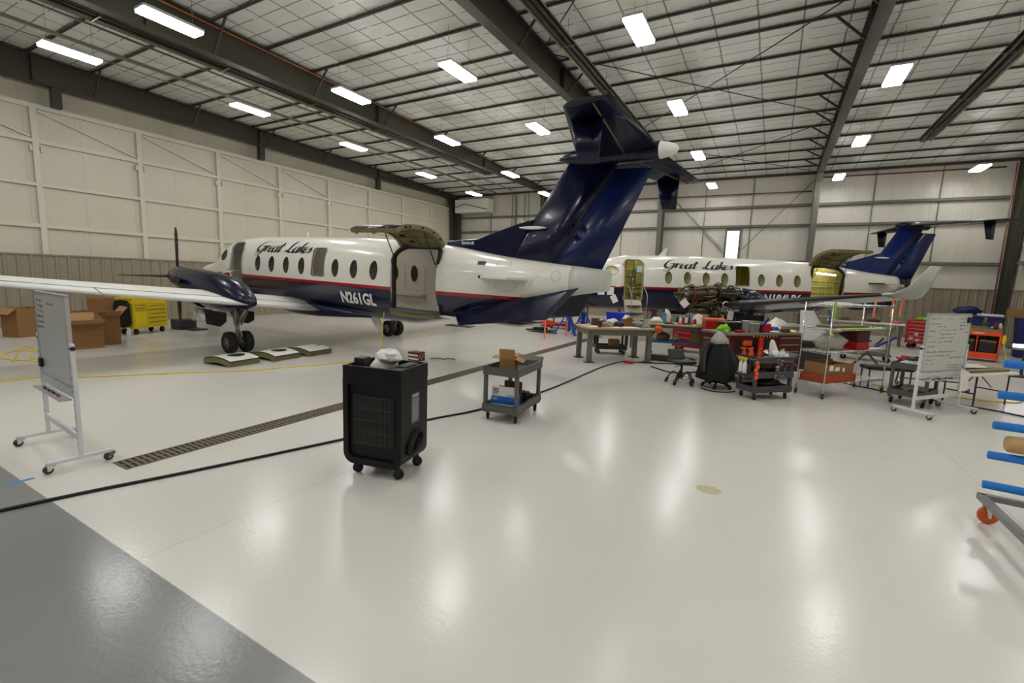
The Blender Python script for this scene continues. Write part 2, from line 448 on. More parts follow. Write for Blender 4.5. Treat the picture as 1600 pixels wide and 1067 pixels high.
# far-wall girts, hanging straps, bracing rods and pipes
for z0 in (6.5, 5.47, 3.57):
    for a, b in zip(xr[:-1], xr[1:]):
        a2, b2 = a + .13, b - .13
        if z0 < 5 and a2 < -2.3 < b2: 
            for c, d in ((a2, wx0 - .1), (wx1 + .1, b2)):
                mb = MB(); mb.box(c, d, YF - .2, YF - .185, z0 - .03, z0 + .09); mb.box(c, d, YF - .2, YF, z0 - .04, z0 - .025); struct('wall_girt', mb, M_girt)
            continue
        mb = MB(); mb.box(a2, b2, YF - .2, YF - .185, z0 - .03, z0 + .09); mb.box(a2, b2, YF - .2, YF, z0 - .04, z0 - .025)
        struct('wall_girt', mb, M_girt)
for z0 in (6.5, 5.47, 3.57):
    mb = MB(); mb.box(XR - .2, XR - .185, YB, YF - 1.1, z0 - .03, z0 + .09); mb.box(XR - .2, XR, YB, YF - 1.1, z0 - .04, z0 - .025); struct('wall_girt', mb, M_girt)
for x0 in (-18.4, -11.2, -8.7, -3.9, -1.5, 3.8, 6.3):
    mb = MB(); mb.bar((x0, YF - .03, 2.46), (x0, YF - .03, 8.05), .05, .03); struct('wall_strap', mb, M_girt)
for a, b in (((-5.9, YF - .35, 7.4), (-2.75, YF - .12, 4.2)), ((1.25, YF - .35, 7.7), (-1.85, YF - .12, 4.2)), ((-5.8, YF - .3, 7.25), (-2.75, YF - .1, 4.05))):
    mb = MB(); mb.tube(a, b, .018, n=6); struct('bracing_rod', mb, M_girt)
for a, b in (((-6.1, 12.1, 8.3), (1.3, 19.9, 8.1)), ((-6.1, 19.9, 8.1), (1.3, 12.1, 8.3)), ((-6.1, 20.1, 8.1), (1.3, 28, 7.95)), ((-6.1, 28, 7.95), (1.3, 20.1, 8.1)), ((-6.1, 12.0, 8.3), (1.3, 4.2, 8.5))):
    mb = MB(); mb.tube(a, b, .016, n=6); struct('bracing_rod', mb, M_purl)
mb = MB(); mb.path([(-12, YF - .3, 7.3), (-6, YF - .3, 7.22), (1.2, YF - .3, 7.18)], .03, 8); struct('sprinkler_pipe', mb, M_pipe)
mb = MB(); mb.path([(1.6, YF - .35, 7.82), (8.3, YF - .35, 7.78)], .035, 8); struct('sprinkler_pipe', mb, M_pipe)
mb = MB(); mb.path([(8.28, YF - 1.5, 7.7), (8.28, YF - 1.5, .4)], .03, 8); struct('sprinkler_pipe', mb, M_pipe)
for x0 in (-16.6, -16.3, -15.6, -15.3):
    mb = MB(); mb.path([(x0, YF - .12, .4), (x0, YF - .12, 7.6), (x0 + .1, YF - .4, 7.95)], .05 if x0 == -16.3 else .025, 8); struct('wall_conduit', mb, M_conduit)
# stub posts between door head and first rafter
for y0 in (6.55, 13.6, 20.9): 
    mb = MB(); mb.box(-21.42, -21.18, y0 - .12, y0 + .12, 7.2, 7.84); struct('door_post', mb, M_raft)
mb = MB(); mb.box(-21.3, -20.9, 28.5, 28.9, 0, 6.9); struct('door_post', mb, M_raft)
mb = MB(); mb.box(-21.44, -21.34, 28.3, 28.42, 0, 7.9); struct('door_post', mb, M_cream)
# long services under the roof between the first two rafters
for X, Z, r in ((-16.9, 8.1, .06), (-15.75, 8.22, .03), (-14.15, 8.3, .03), (-18.2, 8.3, .02)):
    mb = MB(); mb.bar((X, -4, Z), (X, 27.4, Z - .25), r * 1.6, r * 1.2); struct('ceiling_conduit', mb, M_conduit)
mb = MB(); mb.tube((-13.62, -4, 8.62), (-13.62, 27, 8.3), .022, n=6); struct('ceiling_pipe', mb, mat('copper_pipe', (168, 92, 52), .4, .5))

# radiant tube heaters
M_heat = mat('heater_reflector', (122, 106, 84), .4, .5, var=.12); M_tubeh = mat('heater_tube', (46, 40, 38), .5, .3, var=.15)
def heater(label, X, Y0, Y1, Z, wd):
    t = thing('radiant_tube_heater', label, 'heater', (X, Y0, Z), 0, 'radiant tube heaters under the roof')
    L = Y1 - Y0; mb = MB()
    for a, b in (((-wd / 2, 0), (-wd / 4, .16)), ((-wd / 4, .16), (wd / 4, .16)), ((wd / 4, .16), (wd / 2, 0))):
        mb.add([(a[0], 0, a[1]), (b[0], 0, b[1]), (b[0], L, b[1]), (a[0], L, a[1]), (a[0], 0, a[1] + .01), (b[0], 0, b[1] + .01), (b[0], L, b[1] + .01), (a[0], L, a[1] + .01)],
               [(0, 1, 2, 3), (4, 7, 6, 5), (0, 4, 5, 1), (2, 6, 7, 3), (0, 3, 7, 4), (1, 5, 6, 2)])
    mb.build('reflector', M_heat, t)
    for s in (-1, 1):
        mb = MB(); mb.tube((s * wd / 5, .1, .06), (s * wd / 5, L - .2, .06), .05, n=12); mb.build('tube', M_tubeh, t)
    mb = MB(); pts = [(wd / 5 * cos(a), L - .2 + .22 * sin(a), .06) for a in [pi * q / 8 for q in range(9)]]; mb.path(pts, .05, 10); mb.build('return_bend', M_steel, t)
    for q in range(int(L / 3)):
        mb = MB(); mb.box(-wd / 2, wd / 2, q * 3 + 1.4, q * 3 + 1.43, -.02, .0); mb.build('bracket', M_heat, t)
        mb = MB(); mb.tube((0, q * 3 + 1.4, .16), (0, q * 3 + 1.4, zpur(Y0 + q * 3 + 1.4) + .1 - Z), .006, n=5); mb.build('hanger', M_steel, t)
    return t
heater('brown tube heater between the white door wall and the second roof beam', -14.82, -2, 23.2, 7.98, .56)
heater('dark twin tube heater hanging beside the beam above the near tail', -5.1, -2, 22.5, 7.98, .42)
heater('dark tube heater with a looped end over the far right of the hangar', 4.25, 2, 23.0, 7.7, .46)
# overhead white enclosure in the far left corner
t = thing('wall_enclosure', 'white boxed enclosure high in the far corner beside the door', 'enclosure', (-19.55, YF - .25, 7.27))
mb = MB(); mb.box(-1.4, 1.45, -.75, .04, -.46, .46); mb.build('case', M_white, t, bevel=.02)
mb = MB(); mb.path([(-1.35, -.77, -.1), (-.55, -.77, .14), (1.4, -.77, -.32)], .025, 6); mb.build('diagonal_cable', M_brown, t)

# high-bay lamps
M_lampb = mat('lamp_housing', (196, 196, 194), .4, var=.04); M_led = emat('led_diffuser', (252, 252, 250), 34.)
def lamp():
    t = thing('ceiling_light', '', 'ceiling light', (0, 0, 0), 0, 'long white LED lights hanging under the roof')
    mb = MB(); mb.box(-.21, .21, -.6, .6, .012, .07); mb.box(-.12, .12, -.45, .45, .07, .12); mb.build('housing', M_lampb, t, bevel=.01)
    mb = MB(); mb.box(-.195, .195, -.585, .585, -.045, .014); mb.build('diffuser', M_led, t, bevel=.012)
    for s in (-.45, .45):
        mb = MB(); mb.tube((0, s, .12), (0, s, .95), .004, n=5); mb.build('cable', M_steel, t)
    return t
L0 = lamp()
rows = {
 'row along the white door wall': [(-16.35, 5.4, 7.5), (-16.0, 9.9, 7.5), (-16.2, 14.5, 7.5), (-16.5, 19.6, 7.4), (-16.6, 24.2, 7.25)],
 'row beside the second roof beam': [(-12.2, 5.8, 7.5), (-11.8, 10.5, 7.5), (-11.85, 15.35, 7.5), (-12.2, 21.0, 7.4), (-12.4, 25.6, 7.25)],
 'row left of the near tail': [(-7.8, 10.5, 7.5), (-7.9, 15.45, 7.5), (-7.9, 20.9, 7.45), (-7.9, 26.2, 7.35)],
 'row right of the near tail': [(-3.05, 10.52, 7.5), (-3.1, 15.37, 7.5), (-3.25, 20.9, 7.45), (-3.35, 26.7, 7.35)],
 'row beside the fourth roof beam': [(2.13, 15.28, 7.5), (2.18, 21.15, 7.5), (2.12, 27.0, 7.45)],
 'row by the right-hand wall': [(6.98, 27.0, 7.45)],
}
first = True; ORD = ['nearest', 'second', 'third', 'fourth', 'fifth']
for rn, ps in rows.items():
    for i, p in enumerate(ps):
        lb = 'white LED light, %s of the %s' % (ORD[i] if i < len(ps) - 1 or len(ps) == 1 else 'farthest', rn) if len(ps) > 1 else 'lone white LED light by the dark corner column at far right'
        if first: L0.location = p; L0['label'] = lb; first = False
        else: dup(L0, p, None, lb)
for p in ((-16.3, .6, 7.55), (-12.1, .8, 7.55), (-7.8, 5.6, 7.55), (-7.8, .8, 7.6), (-3.05, 5.5, 7.55), (-3.05, .7, 7.6), (2.13, 10.2, 7.55), (2.13, 5.4, 7.6), (2.13, .6, 7.6),
          (6.95, 21.2, 7.5), (6.95, 15.4, 7.5), (6.95, 10.3, 7.55), (6.95, 5.2, 7.6), (6.95, .4, 7.6), (-16.3, -4.3, 7.6), (-12.1, -4.2, 7.6), (-7.8, -4.2, 7.6), (-3.05, -4.2, 7.6), (2.13, -4.2, 7.6), (6.95, -4.4, 7.6)):
    dup(L0, p, None, 'white LED light of the rows outside the picture, over the near floor')
# trench drain with its grate
k = NT('drain_grate'); co = k.coord(); x, y, z = k.xyz(co); k.b.inputs['Roughness'].default_value = .5; k.b.inputs['Metallic'].default_value = .3
k.link(k.mix(k.noise(co, 12.), lin((92, 82, 62)), lin((122, 110, 84))), k.b.inputs['Base Color']); M_grate = k.m
t = thing('drain_grate', 'long rusty slotted drain grate set in the cream floor', 'drain', (-5.9, 2.06, 0))
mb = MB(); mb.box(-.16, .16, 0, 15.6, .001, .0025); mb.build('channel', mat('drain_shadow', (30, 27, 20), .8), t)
mb = MB(); mb.box(-.16, -.14, 0, 15.6, .002, .007); mb.box(.14, .16, 0, 15.6, .002, .007)
for i in range(260): mb.box(-.142, .142, i * .06, i * .06 + .03, .002, .006)
mb.box(-.01, .01, 0, 15.6, .002, .0065); mb.build('bars', M_grate, t)
# ================================================================== AIRLINERS
# local axes: -x aft, y left, z up; s = metres aft of the main gear
ZT = [(-7.75, 1.70), (-7.6, 1.92), (-7.0, 2.12), (-6.3, 2.24), (-5.75, 2.36), (-5.0, 2.80), (-4.5, 3.02), (-3.8, 3.12), (-2, 3.16), (1.5, 3.15), (3.5, 3.10), (4.7, 3.0), (6.56, 2.76), (8.13, 2.62), (8.85, 2.56)]
ZBt = [(-7.75, 1.56), (-7.6, 1.36), (-7, 1.2), (-6, 1.06), (-4.5, 1.0), (3.7, 1.0), (4.6, 1.15), (5.3, 1.34), (7, 1.74), (8.1, 2.02), (8.85, 2.16)]
WD = [(-7.75, .05), (-7.6, .2), (-7, .38), (-6.2, .52), (-5.2, .68), (-4.3, .76), (4.0, .76), (5, .73), (6, .6), (7, .44), (8, .27), (8.85, .12)]
NX = 2.4
def side_l(s, z, off=0.):
    a, b, w = herm(ZT, s), herm(ZBt, s), herm(WD, s)
    u = max(-1, min(1, (z - (a + b) / 2) / ((a - b) / 2)))
    return w * max(0., 1 - abs(u) ** NX) ** (1 / NX) + off
def P(s, l, z): return (-s, l, z)
def ringf(s, n, d=0.):
    a, b, w = herm(ZT, s), herm(ZBt, s), herm(WD, s); h = (a - b) / 2 - d; w = max(.01, w - d); zc_ = (a + b) / 2
    out = []
    for k in range(n):
        t = 2 * pi * (k + .5) / n; c, q = cos(t), sin(t)
        out.append(P(s, w * (abs(c) ** (2 / NX)) * (1 if c > 0 else -1), zc_ + h * (abs(q) ** (2 / NX)) * (1 if q > 0 else -1)))
    return out
def livery():
    k = NT('airliner_livery'); z = k.xyz(k.coord())[2]; co = k.coord()
    k.b.inputs['Roughness'].default_value = .22; k.b.inputs['Coat Weight'].default_value = .3
    wh = k.mix(k.noise(co, 1.5, 4.), lin((226, 222, 210)), lin((234, 231, 222)))
    bl = k.mix(k.noise(co, 2., 4.), lin((14, 18, 48)), lin((18, 23, 58)))
    c = k.mix(k.math('GREATER_THAN', z, 1.835), bl, lin((160, 14, 26)))
    c = k.mix(k.math('GREATER_THAN', z, 1.915), c, wh)
    k.link(c, k.b.inputs['Base Color']); return k.m
M_liv = livery()
M_navy = mat('navy_gloss_paint', (10, 15, 44), .25, var=.08, coat=.12, spec=.35)
M_navyd = mat('navy_rudder_paint', (11, 27, 74), .32, var=.08, coat=.1, spec=.35)
M_navy_lit = mat('lit_navy_paint', (16, 38, 98), .35, var=.1, coat=.1, spec=.4)  # navy of the far tail with its reflected light painted into the colour
M_wingw = mat('white_wing_paint', (228, 227, 222), .35, var=.03)
M_wings = mat('silver_wing_skin', (182, 184, 180), .25, .85, var=.06)
M_boot = mat('black_deice_boot', (30, 29, 27), .4, var=.15)
M_liner = mat('grey_cabin_liner', (228, 225, 218), .6, var=.05)
M_primer = mat('yellow_green_primer', (188, 184, 114), .55, var=.08)
M_winb = mat('dark_cabin_glass', (44, 32, 26), .55, var=.15)
M_wing2 = mat('green_window_film', (112, 112, 62), .35, var=.1)
M_seal = mat('black_door_seal', (22, 21, 19), .6, var=.15)
M_dk = mat('dark_recess', (16, 15, 14), .7)
M_cab = mat('bronze_engine_metal', (84, 74, 58), .3, .9, var=.35, ns=14)
M_rust = mat('orange_engine_band', (108, 50, 30), .5, .4, var=.2)
M_strut = mat('grey_gear_steel', (150, 150, 142), .4, .4, var=.1)
M_text = mat('black_lettering', (18, 20, 34), .4); M_textw = mat('white_lettering', (232, 232, 226), .4)
M_cone = mat('grey_tail_cone', (206, 205, 198), .4, var=.03)
AF = [0, .012, .05, .12, .25, .42, .6, .8, 1.]
def airfoil(le, te, t, upv):
    le = V(le); te = V(te); c = (te - le).length; upv = V(upv).normalized(); d = te - le; out = []
    def th(x): return 5 * t * (.2969 * sqrt(x) - .126 * x - .3516 * x * x + .2843 * x**3 - .1036 * x**4)
    for x in AF: out.append(le + d * x + upv * c * (th(x) * 1.2 + .006 * x))
    for x in AF[-2:0:-1]: out.append(le + d * x - upv * c * (th(x) * .8))
    return out
def loftfoil(mb, secs, boot=None):
    rings = [airfoil(P(*a), P(*b), t, P(*u)) for a, b, t, u in secs]
    n = len(rings[0]); o = len(mb.f); mb.loft(rings, smooth=True)
    if boot is not None:
        for i in range(len(rings) - 1):
            for k in (0, 1, 2, n - 1, n - 2): mb.mi[o + i * n + k] = boot
    return mb
def evalmesh(ob):
    return bpy.data.meshes.new_from_object(ob.evaluated_get(bpy.context.evaluated_depsgraph_get()))

# hand-drawn script letters
GL = {'G': (.95, [[(1.0, .78), (.85, .98), (.5, .92), (.18, .55), (.15, .18), (.4, .05), (.72, .25), (.86, .5)], [(.5, .48), (.95, .56)], [(.86, .5), (.74, .0), (.4, -.38), (.1, -.36), (.2, -.12), (.6, -.02)]]),
      'r': (.42, [[(0, .36), (.12, .55), (.06, .0)], [(.06, .2), (.22, .48), (.4, .5)]]),
      'e': (.42, [[(.05, .22), (.36, .36), (.28, .54), (.08, .4), (.05, .1), (.2, .0), (.44, .16)]]),
      'a': (.54, [[(.42, .42), (.3, .54), (.12, .46), (.01, .22), (.08, .0), (.24, .04), (.42, .42)], [(.47, .54), (.38, .1), (.42, .0), (.56, .1)]]),
      't': (.36, [[(.3, .86), (.14, .12), (.24, .0), (.4, .14)], [(.0, .56), (.44, .62)]]),
      ' ': (.45, []),
      'L': (.8, [[(.82, .8), (.72, 1.0), (.5, .82), (.32, .25), (.08, .0), (.02, .12), (.25, .13), (.55, .0), (.86, .14)]]),
      'k': (.44, [[(.24, .95), (.04, .0)], [(.44, .54), (.13, .27)], [(.13, .27), (.28, .2), (.46, .0)]]),
      's': (.36, [[(.34, .5), (.16, .44), (.26, .2), (.14, .0), (-.04, .08)]])}
def script_text(txt):
    vs = []; fs = []; x0 = 0
    for ch in txt:
        adv, strokes = GL[ch]
        for st in strokes:
            pts = catmull([(p[0] + x0, p[1], 0) for p in st], 7)
            o = len(vs)
            for i, p in enumerate(pts):
                a = pts[max(0, i - 1)]; b = pts[min(len(pts) - 1, i + 1)]; d = (b - a).normalized()
                w_ = (.055 + .075 * abs(d.y * .8 - d.x * .25)) * (.55 if i in (0, len(pts) - 1) else 1)
                nn = V((.85, .5, 0)) * w_      # a slanted broad nib
                nn = V((-d.y, d.x, 0)) * w_ * .5 + nn * .5
                vs += [p - nn, p + nn]
            fs += [(o + 2 * i, o + 2 * i + 1, o + 2 * i + 3, o + 2 * i + 2) for i in range(len(pts) - 1)]
        x0 += adv
    vs = [(v.x + v.y * .3, v.y) for v in vs]
    X0 = min(v[0] for v in vs); X1 = max(v[0] for v in vs)
    return [((x - X0) / (X1 - X0), y) for x, y in vs], fs
def on_skin(name, parent, tm, s0, s1, z0, z1, m, off=.006):
    vs, fs = tm; mb = MB(); mb.recalc = False
    pts = []
    for x, y in vs:
        s = s0 + (s1 - s0) * x; z = z0 + (z1 - z0) * y
        pts.append(P(s, side_l(s, z) + off, z + off * .5))
    mb.add(pts, fs, True); return mb.build(name, m, parent)
def oval(parent, s, z, rs, rz, m, sg=1, name='cabin_window'):
    mb = MB(); N = 24; rim = []
    for f, off in ((1.07, .002), (1.0, .012), (1., .010), (.0, .010)):
        for q in range(N):
            a = 2 * pi * q / N; ss = s + rs * f * cos(a); zz = z + rz * f * sin(a)
            rim.append(P(ss, sg * (side_l(ss, zz) + off), zz))
    fs = [(i * N + k, i * N + (k + 1) % N, (i + 1) * N + (k + 1) % N, (i + 1) * N + k) for i in range(3) for k in range(N)]
    mb.add(rim, fs, True)
    for i in range(3 * N): mb.mi[i] = 1 if i < N else 0
    return mb.build(name, [m, M_seal], parent)
def skin_ring(mb, poly, r, off=.0, m=None, sg=1):
    mb.path([P(s, sg * (side_l(s, z) + off), z) for s, z in poly], r, 8, m, closed=True)

def airliner(v):
    one = v == 1
    M_fin = M_navy if one else M_navy_lit; M_rud = M_navyd if one else M_navy_lit
    root = thing('airliner', *(('navy and white twin-turboprop airliner with its tail towards us and cargo door raised', 'airplane') if one else
                              ('far navy and white airliner with its engine uncovered and nose towards the left', 'airplane')))
    NPOLY = rrect(3.55, 4.99, 1.36, 2.92, .07, 6, .34)
    DPOLY = rrect(-4.16, -3.4, 1.38, 2.93, .1, 6, .2)
    EPOLY = rrect(.33, .92, 2.05, 2.81, .06, 4, .1)
    # ---------------- fuselage shell with its openings
    mb = MB(); mb.recalc = False; n = 84
    ss = [-7.75, -7.7, -7.6, -7.45] + [-7.3 + .15 * i for i in range(108 if one else 102)]
    mb.recalc = True
    mb.loft([ringf(s, n) for s in ss], 0)
    si = [-5.2 + .3 * i for i in range(41)]
    c = MB(); c.loft([ringf(s, n, .06) for s in si], 1)
    inner = M_liner if one else M_primer
    fus = mb.build('fuselage', [M_liv, inner], root)
    hollow = c.build('cut', [M_liv, inner]); cuts = [hollow]
    md = fus.modifiers.new('cut', 'BOOLEAN'); md.operation = 'DIFFERENCE'; md.object = hollow; md.solver = 'EXACT'
    for poly, h0, h1 in ((NPOLY, .2, 1.3), (DPOLY, .2, 1.3), (EPOLY, .2, 1.3), (EPOLY, -1.3, -.2)):
        c = MB(); c.m = 1
        c.prism(poly, h0, h1, M=Mx((-1, 0, 0), (0, 0, 1), (0, 1, 0)))
        ob = c.build('cut', [M_liv, inner]); cuts.append(ob)
        md = fus.modifiers.new('cut', 'BOOLEAN'); md.operation = 'DIFFERENCE'; md.object = ob; md.solver = 'EXACT'
    me = evalmesh(fus); fus.modifiers.clear(); old = fus.data; fus.data = me; bpy.data.meshes.remove(old)
    for c in cuts: bpy.data.objects.remove(c)
    # ---------------- door surrounds
    mb = MB(); skin_ring(mb, NPOLY, .06, -.02); mb.build('cargo_door_seal', M_seal, root)
    mb = MB(); skin_ring(mb, DPOLY, .036, -.012); mb.build('entry_door_frame', M_strut if one else mat('khaki_door_frame', (150, 146, 118), .5), root)
    mb = MB(); mb.box(3.0 if one else 1.2, 3.9 if one else 3.6, -.05, .05, 2.98, 3.0) if not one else mb.box(-3.2, .8, -.05, .05, 3.0, 3.02); mb.build('added_cabin_glow', emat('added_cabin_fill', (255, 248, 238), 2.2 if one else 7.), root)  # unseen glowing strip, added to brighten the cabin behind the open doorways
    mb = MB(); skin_ring(mb, EPOLY, .02, -.008); mb.build('exit_frame', M_oak if one else M_strut, root)
    # ---------------- cabin inside
    mb = MB(); mb.box(-7.2, 4.6, -.52, .52, 1.3, 1.34); mb.build('cabin_floor', M_liner if one else M_primer, root)
    if one:
        mb = MB(); mb.box(-3.4, -.2, -.69, -.5, 1.64, 1.72); mb.box(-3.4, -.2, -.69, -.62, 1.34, 1.62); mb.box(-3.3, -1.15, -.70, -.672, 1.8, 1.83)
        for q in (-3.3, -2.54, -1.78, -1.02): mb.box(q - .012, q + .012, -.7, -.668, 1.72, 2.6)
        mb.build('cargo_liner', M_liner, root, bevel=.01)
        mb = MB(); mb.box(-2.05, -1.75, -.6, -.56, 2.6, 2.72); mb.box(-1.62, -1.45, -.6, -.56, 2.6, 2.72); mb.build('overhead_panel', mat('tan_overhead_panel', (150, 128, 92), .6), root, bevel=.01)
        for s_ in (1.39, 2.155, 2.92):
            mb = MB(); mb.prism([(.12 * cos(a), .22 * sin(a)) for a in [2 * pi * q / 20 for q in range(20)]], 0, .02, M=Mx((1, 0, 0), (0, 0, 1), (0, -1, 0), o=P(s_, -.662, 2.26))); mb.build('inner_window', M_winb, root)
        mb = MB(); mb.box(-.9, -.35, -.5, .3, 1.34, 2.4); mb.build('seat_row', mat('tan_seat', (150, 112, 70), .8), root, bevel=.08)
        mb = MB(); skin_ring(mb, rrect(3.3, 3.42, 1.42, 2.9, .05, 3, .05), .03, -.1); mb.build('inner_frame', M_seal, root)
    else:
        mb = MB()
        for s_ in [-4.3 + .33 * q for q in range(34)]: mb.path([P(s_, -max(.1, side_l(s_, z)) + .1, z) for z in [max(1.4, herm(ZBt, s_) + .25) + (herm(ZT, s_) - .2 - max(1.4, herm(ZBt, s_) + .25)) * q / 12 for q in range(13)]], .022, 6)
        for z in (1.6, 1.85, 2.1, 2.35, 2.6):
            for a_, b_ in ((-4.3, 0.), (2.5, 6.6)):
                q = [a_ + (b_ - a_) * g / 12 for g in range(13)]; q = [s_ for s_ in q if herm(ZBt, s_) + .2 < z < herm(ZT, s_) - .15]; mb.path([P(s_, -max(.1, side_l(s_, z)) + .1, z) for s_ in q], .02, 6)
        mb.build('cabin_frames', mat('pale_primer_frames', (218, 212, 150), .5), root)
        mb = MB(); mb.box(2.6, 2.75, -.6, -.3, 1.36, 2.75); mb.box(1.9, 2.1, -.6, -.4, 2.3, 2.8); mb.build('cabin_equipment', M_oak, root, bevel=.03)
        mb = MB(); mb.box(2.98, 3.22, -.56, -.54, 2.48, 2.74); mb.build('pale_blue_placard', mat('pale_blue_sheet', (170, 200, 240), .6), root)
        mb = MB(); mb.box(2.96, 3.24, -.6, -.56, 1.98, 2.44); mb.build('green_equipment_panel', mat('green_equipment_panel', (140, 150, 84), .5), root, bevel=.015)
        mb = MB(); mb.box(2.95, 3.25, -.55, -.4, 1.86, 1.93); mb.box(2.9, 3.3, -.5, -.2, 1.36, 1.5); mb.ell(P(-3.4, -.45, 2.15), (.07, .06, .1), 10, 8); mb.build('grey_fittings', M_alum, root, bevel=.01)
        mb = MB(); mb.path(catmull([P(-3.42, -.45, 1.4), P(-3.46, -.5, 1.8), P(-3.4, -.48, 2.2), P(-3.34, -.4, 2.7)], 5), .04, 8); mb.path(catmull([P(-3.55, -.5, 1.5), P(-3.5, -.5, 2.0), P(-3.56, -.45, 2.6)], 5), .022, 6); mb.path([P(-3.6, -.5, 1.62), P(-2.9, -.5, 1.64)], .03, 6); mb.build('conduit_run', M_strut, root)
    # ---------------- windows
    mw = M_winb if one else M_wing2
    for i in (0, 1, 2, 3, 5, 6, 7):
        oval(root, -2.417 + .762 * i, 2.293, .135, .225, mw)
        oval(root, -2.417 + .762 * i, 2.293, .135, .225, mw, -1)
    for sg in (1, -1):
        oval(root, -4.63, 2.5, .22, .17, M_winb if one else mat('pale_cockpit_panel', (206, 204, 160), .5), sg, 'cockpit_side_window')
    mb = MB(); N = 7
    vs = []
    for i in range(N + 1):
        for zf in (0, 1):
            l = (-.46 + .92 * i / N); s_ = -5.66 + .58 * zf + .25 * (l * l); a, b, w_ = herm(ZT, s_), herm(ZBt, s_), herm(WD, s_)
            z = (a + b) / 2 + (a - b) / 2 * (max(0, 1 - (abs(l) / w_) ** NX)) ** (1 / NX) + .008
            vs.append(P(s_, l, z))
    mb.add(vs, [(2 * i, 2 * i + 1, 2 * i + 3, 2 * i + 2) for i in range(N)], True); mb.recalc = False; mb.build('windscreen', M_winb, root)
    # ---------------- lettering
    on_skin('airline_lettering', root, script_text('Great Lakes'), -2.66, .27, 2.66, 2.99, M_text)
    on_skin('registration_lettering', root, textmesh('N261GL' if one else 'N184UX', 1., .06, .035), 1.59, 2.95 if one else 3.15, 1.38, 1.70 if one else 1.76, M_textw, .008)
    # ---------------- wing, flap seam, winglet
    for sg in (1, -1):
        secs = [((-1.5, sg * .3, 1.14), (.80, sg * .3, 1.03), .15, (0, 0, 1)), ((-1.4, sg * 2.62, 1.36), (.76, sg * 2.62, 1.27), .15, (0, 0, 1)),
                ((-1.15, sg * 5.4, 1.64), (.5, sg * 5.4, 1.545), .13, (0, 0, 1)), ((-.9, sg * 8.45, 1.95), (.0, sg * 8.45, 1.87), .12, (0, 0, 1))]
        mb = loftfoil(MB(), secs, None if one else 1)
        wg = mb.build('wing', [M_wingw if one else M_wings, M_boot], root)
        wl = [((-.9, sg * 8.45, 1.95), (.0, sg * 8.45, 1.87), .12, (0, 0, 1)), ((-.76, sg * 8.58, 1.98), (.0, sg * 8.58, 1.92), .11, (0, -sg * .5, .9)),
              ((-.52, sg * 8.68, 2.12), (.02, sg * 8.68, 2.09), .1, (0, -sg, .3)), ((-.2, sg * 8.82, 2.6), (.09, sg * 8.82, 2.6), .1, (0, -sg, .12))]
        loftfoil(MB(), wl).build('winglet', mat('grey_winglet', (176, 178, 172), .4), wg)
        mb = MB()
        for (a, b) in ((0, 1), (1, 2), (2, 3)):
            q = []
            for k_ in range(7):
                f = k_ / 6; pr = []
                for g in (a, b):
                    r_ = airfoil(P(*secs[g][0]), P(*secs[g][1]), secs[g][2], (0, 0, 1)); pr.append(r_[6] + (r_[7] - r_[6]) * .55)
                q.append(pr[0] + (pr[1] - pr[0]) * f + V((0, 0, .001)))
            mb.path(q, .007, 6)
        for g, f in ((1, 0), (2, .0)):
            r_ = airfoil(P(*secs[g][0]), P(*secs[g][1]), secs[g][2], (0, 0, 1)); mb.path([r_[6] + (r_[7] - r_[6]) * .55, r_[7] + V((0, 0, .002)), r_[8]], .008, 6)
        mb.build('flap_seam', M_dk, wg)
        # root fairing
        mb = MB(); mb.loft([[P(s_, sg * (max(.05, side_l(min(8, s_), 1.25)) - .04 + w_ * (cos(a) * .5 + .5)), 1.08 + h_ * sin(a)) for a in [2 * pi * q / 12 for q in range(12)]]
                            for s_, w_, h_ in ((-1.9, .03, .03), (-1.4, .2, .14), (-.4, .28, .2), (.6, .28, .17), (1.4, .2, .12), (2.6, .03, .03))]); mb.build('wing_root_fairing', M_navy, root)
        # nacelle
        if one:
            st = [(-3.15, 1.8, .24, .24), (-3.0, 1.8, .33, .31), (-2.6, 1.74, .39, .36), (-1.9, 1.62, .43, .46), (-1.2, 1.53, .44, .5), (-.4, 1.48, .43, .47), (.1, 1.44, .36, .36), (.5, 1.38, .24, .2), (.85, 1.32, .05, .04)]
        else:
            st = [(-.75, 1.60, .3, .3), (-.5, 1.56, .4, .42), (-.2, 1.5, .42, .44), (.1, 1.44, .36, .36), (.5, 1.38, .24, .2), (.85, 1.32, .05, .04)]
        mb = MB(); mb.loft([[P(s_, sg * 2.62 + ry * cos(a), z_ + rz * sin(a)) for a in [2 * pi * q / 24 for q in range(24)]] for s_, z_, ry, rz in st])
        nac = mb.build('nacelle', M_navy, root)
        if one:
            mb = MB(); mb.loft([[P(s_, sg * 2.62 + ry * cos(a), z_ + rz * sin(a)) for a in [2 * pi * q / 16 for q in range(16)]] for s_, z_, ry, rz in
                                ((-3.02, 1.42, .16, .09), (-2.9, 1.4, .2, .13), (-2.3, 1.3, .24, .17), (-1.7, 1.22, .25, .2))]); mb.m = 1; mb.ell(P(-3.02, sg * 2.62, 1.42), (.01, .14, .07)); mb.build('air_intake', [M_navy, M_dk], nac)
            for s2 in (-1, 1):
                mb = MB(); mb.path([P(-2.35, sg * 2.62 + s2 * .34, 1.72), P(-2.2, sg * 2.62 + s2 * .5, 1.74), P(-1.95, sg * 2.62 + s2 * .56, 1.76)], .09, 10); mb.build('exhaust_stub', M_boot, nac)
            # propeller, four feathered blades
            hub = V(P(-3.25, sg * 2.62, 1.8)); mb = MB()
            mb.lathe([(0, .46), (.07, .43), (.14, .33), (.2, .18), (.23, 0), (.23, -.1)], 20, M=Mx((0, 1, 0), (0, 0, 1), (1, 0, 0), o=hub))
            pr = mb.build('propeller', M_black, root)
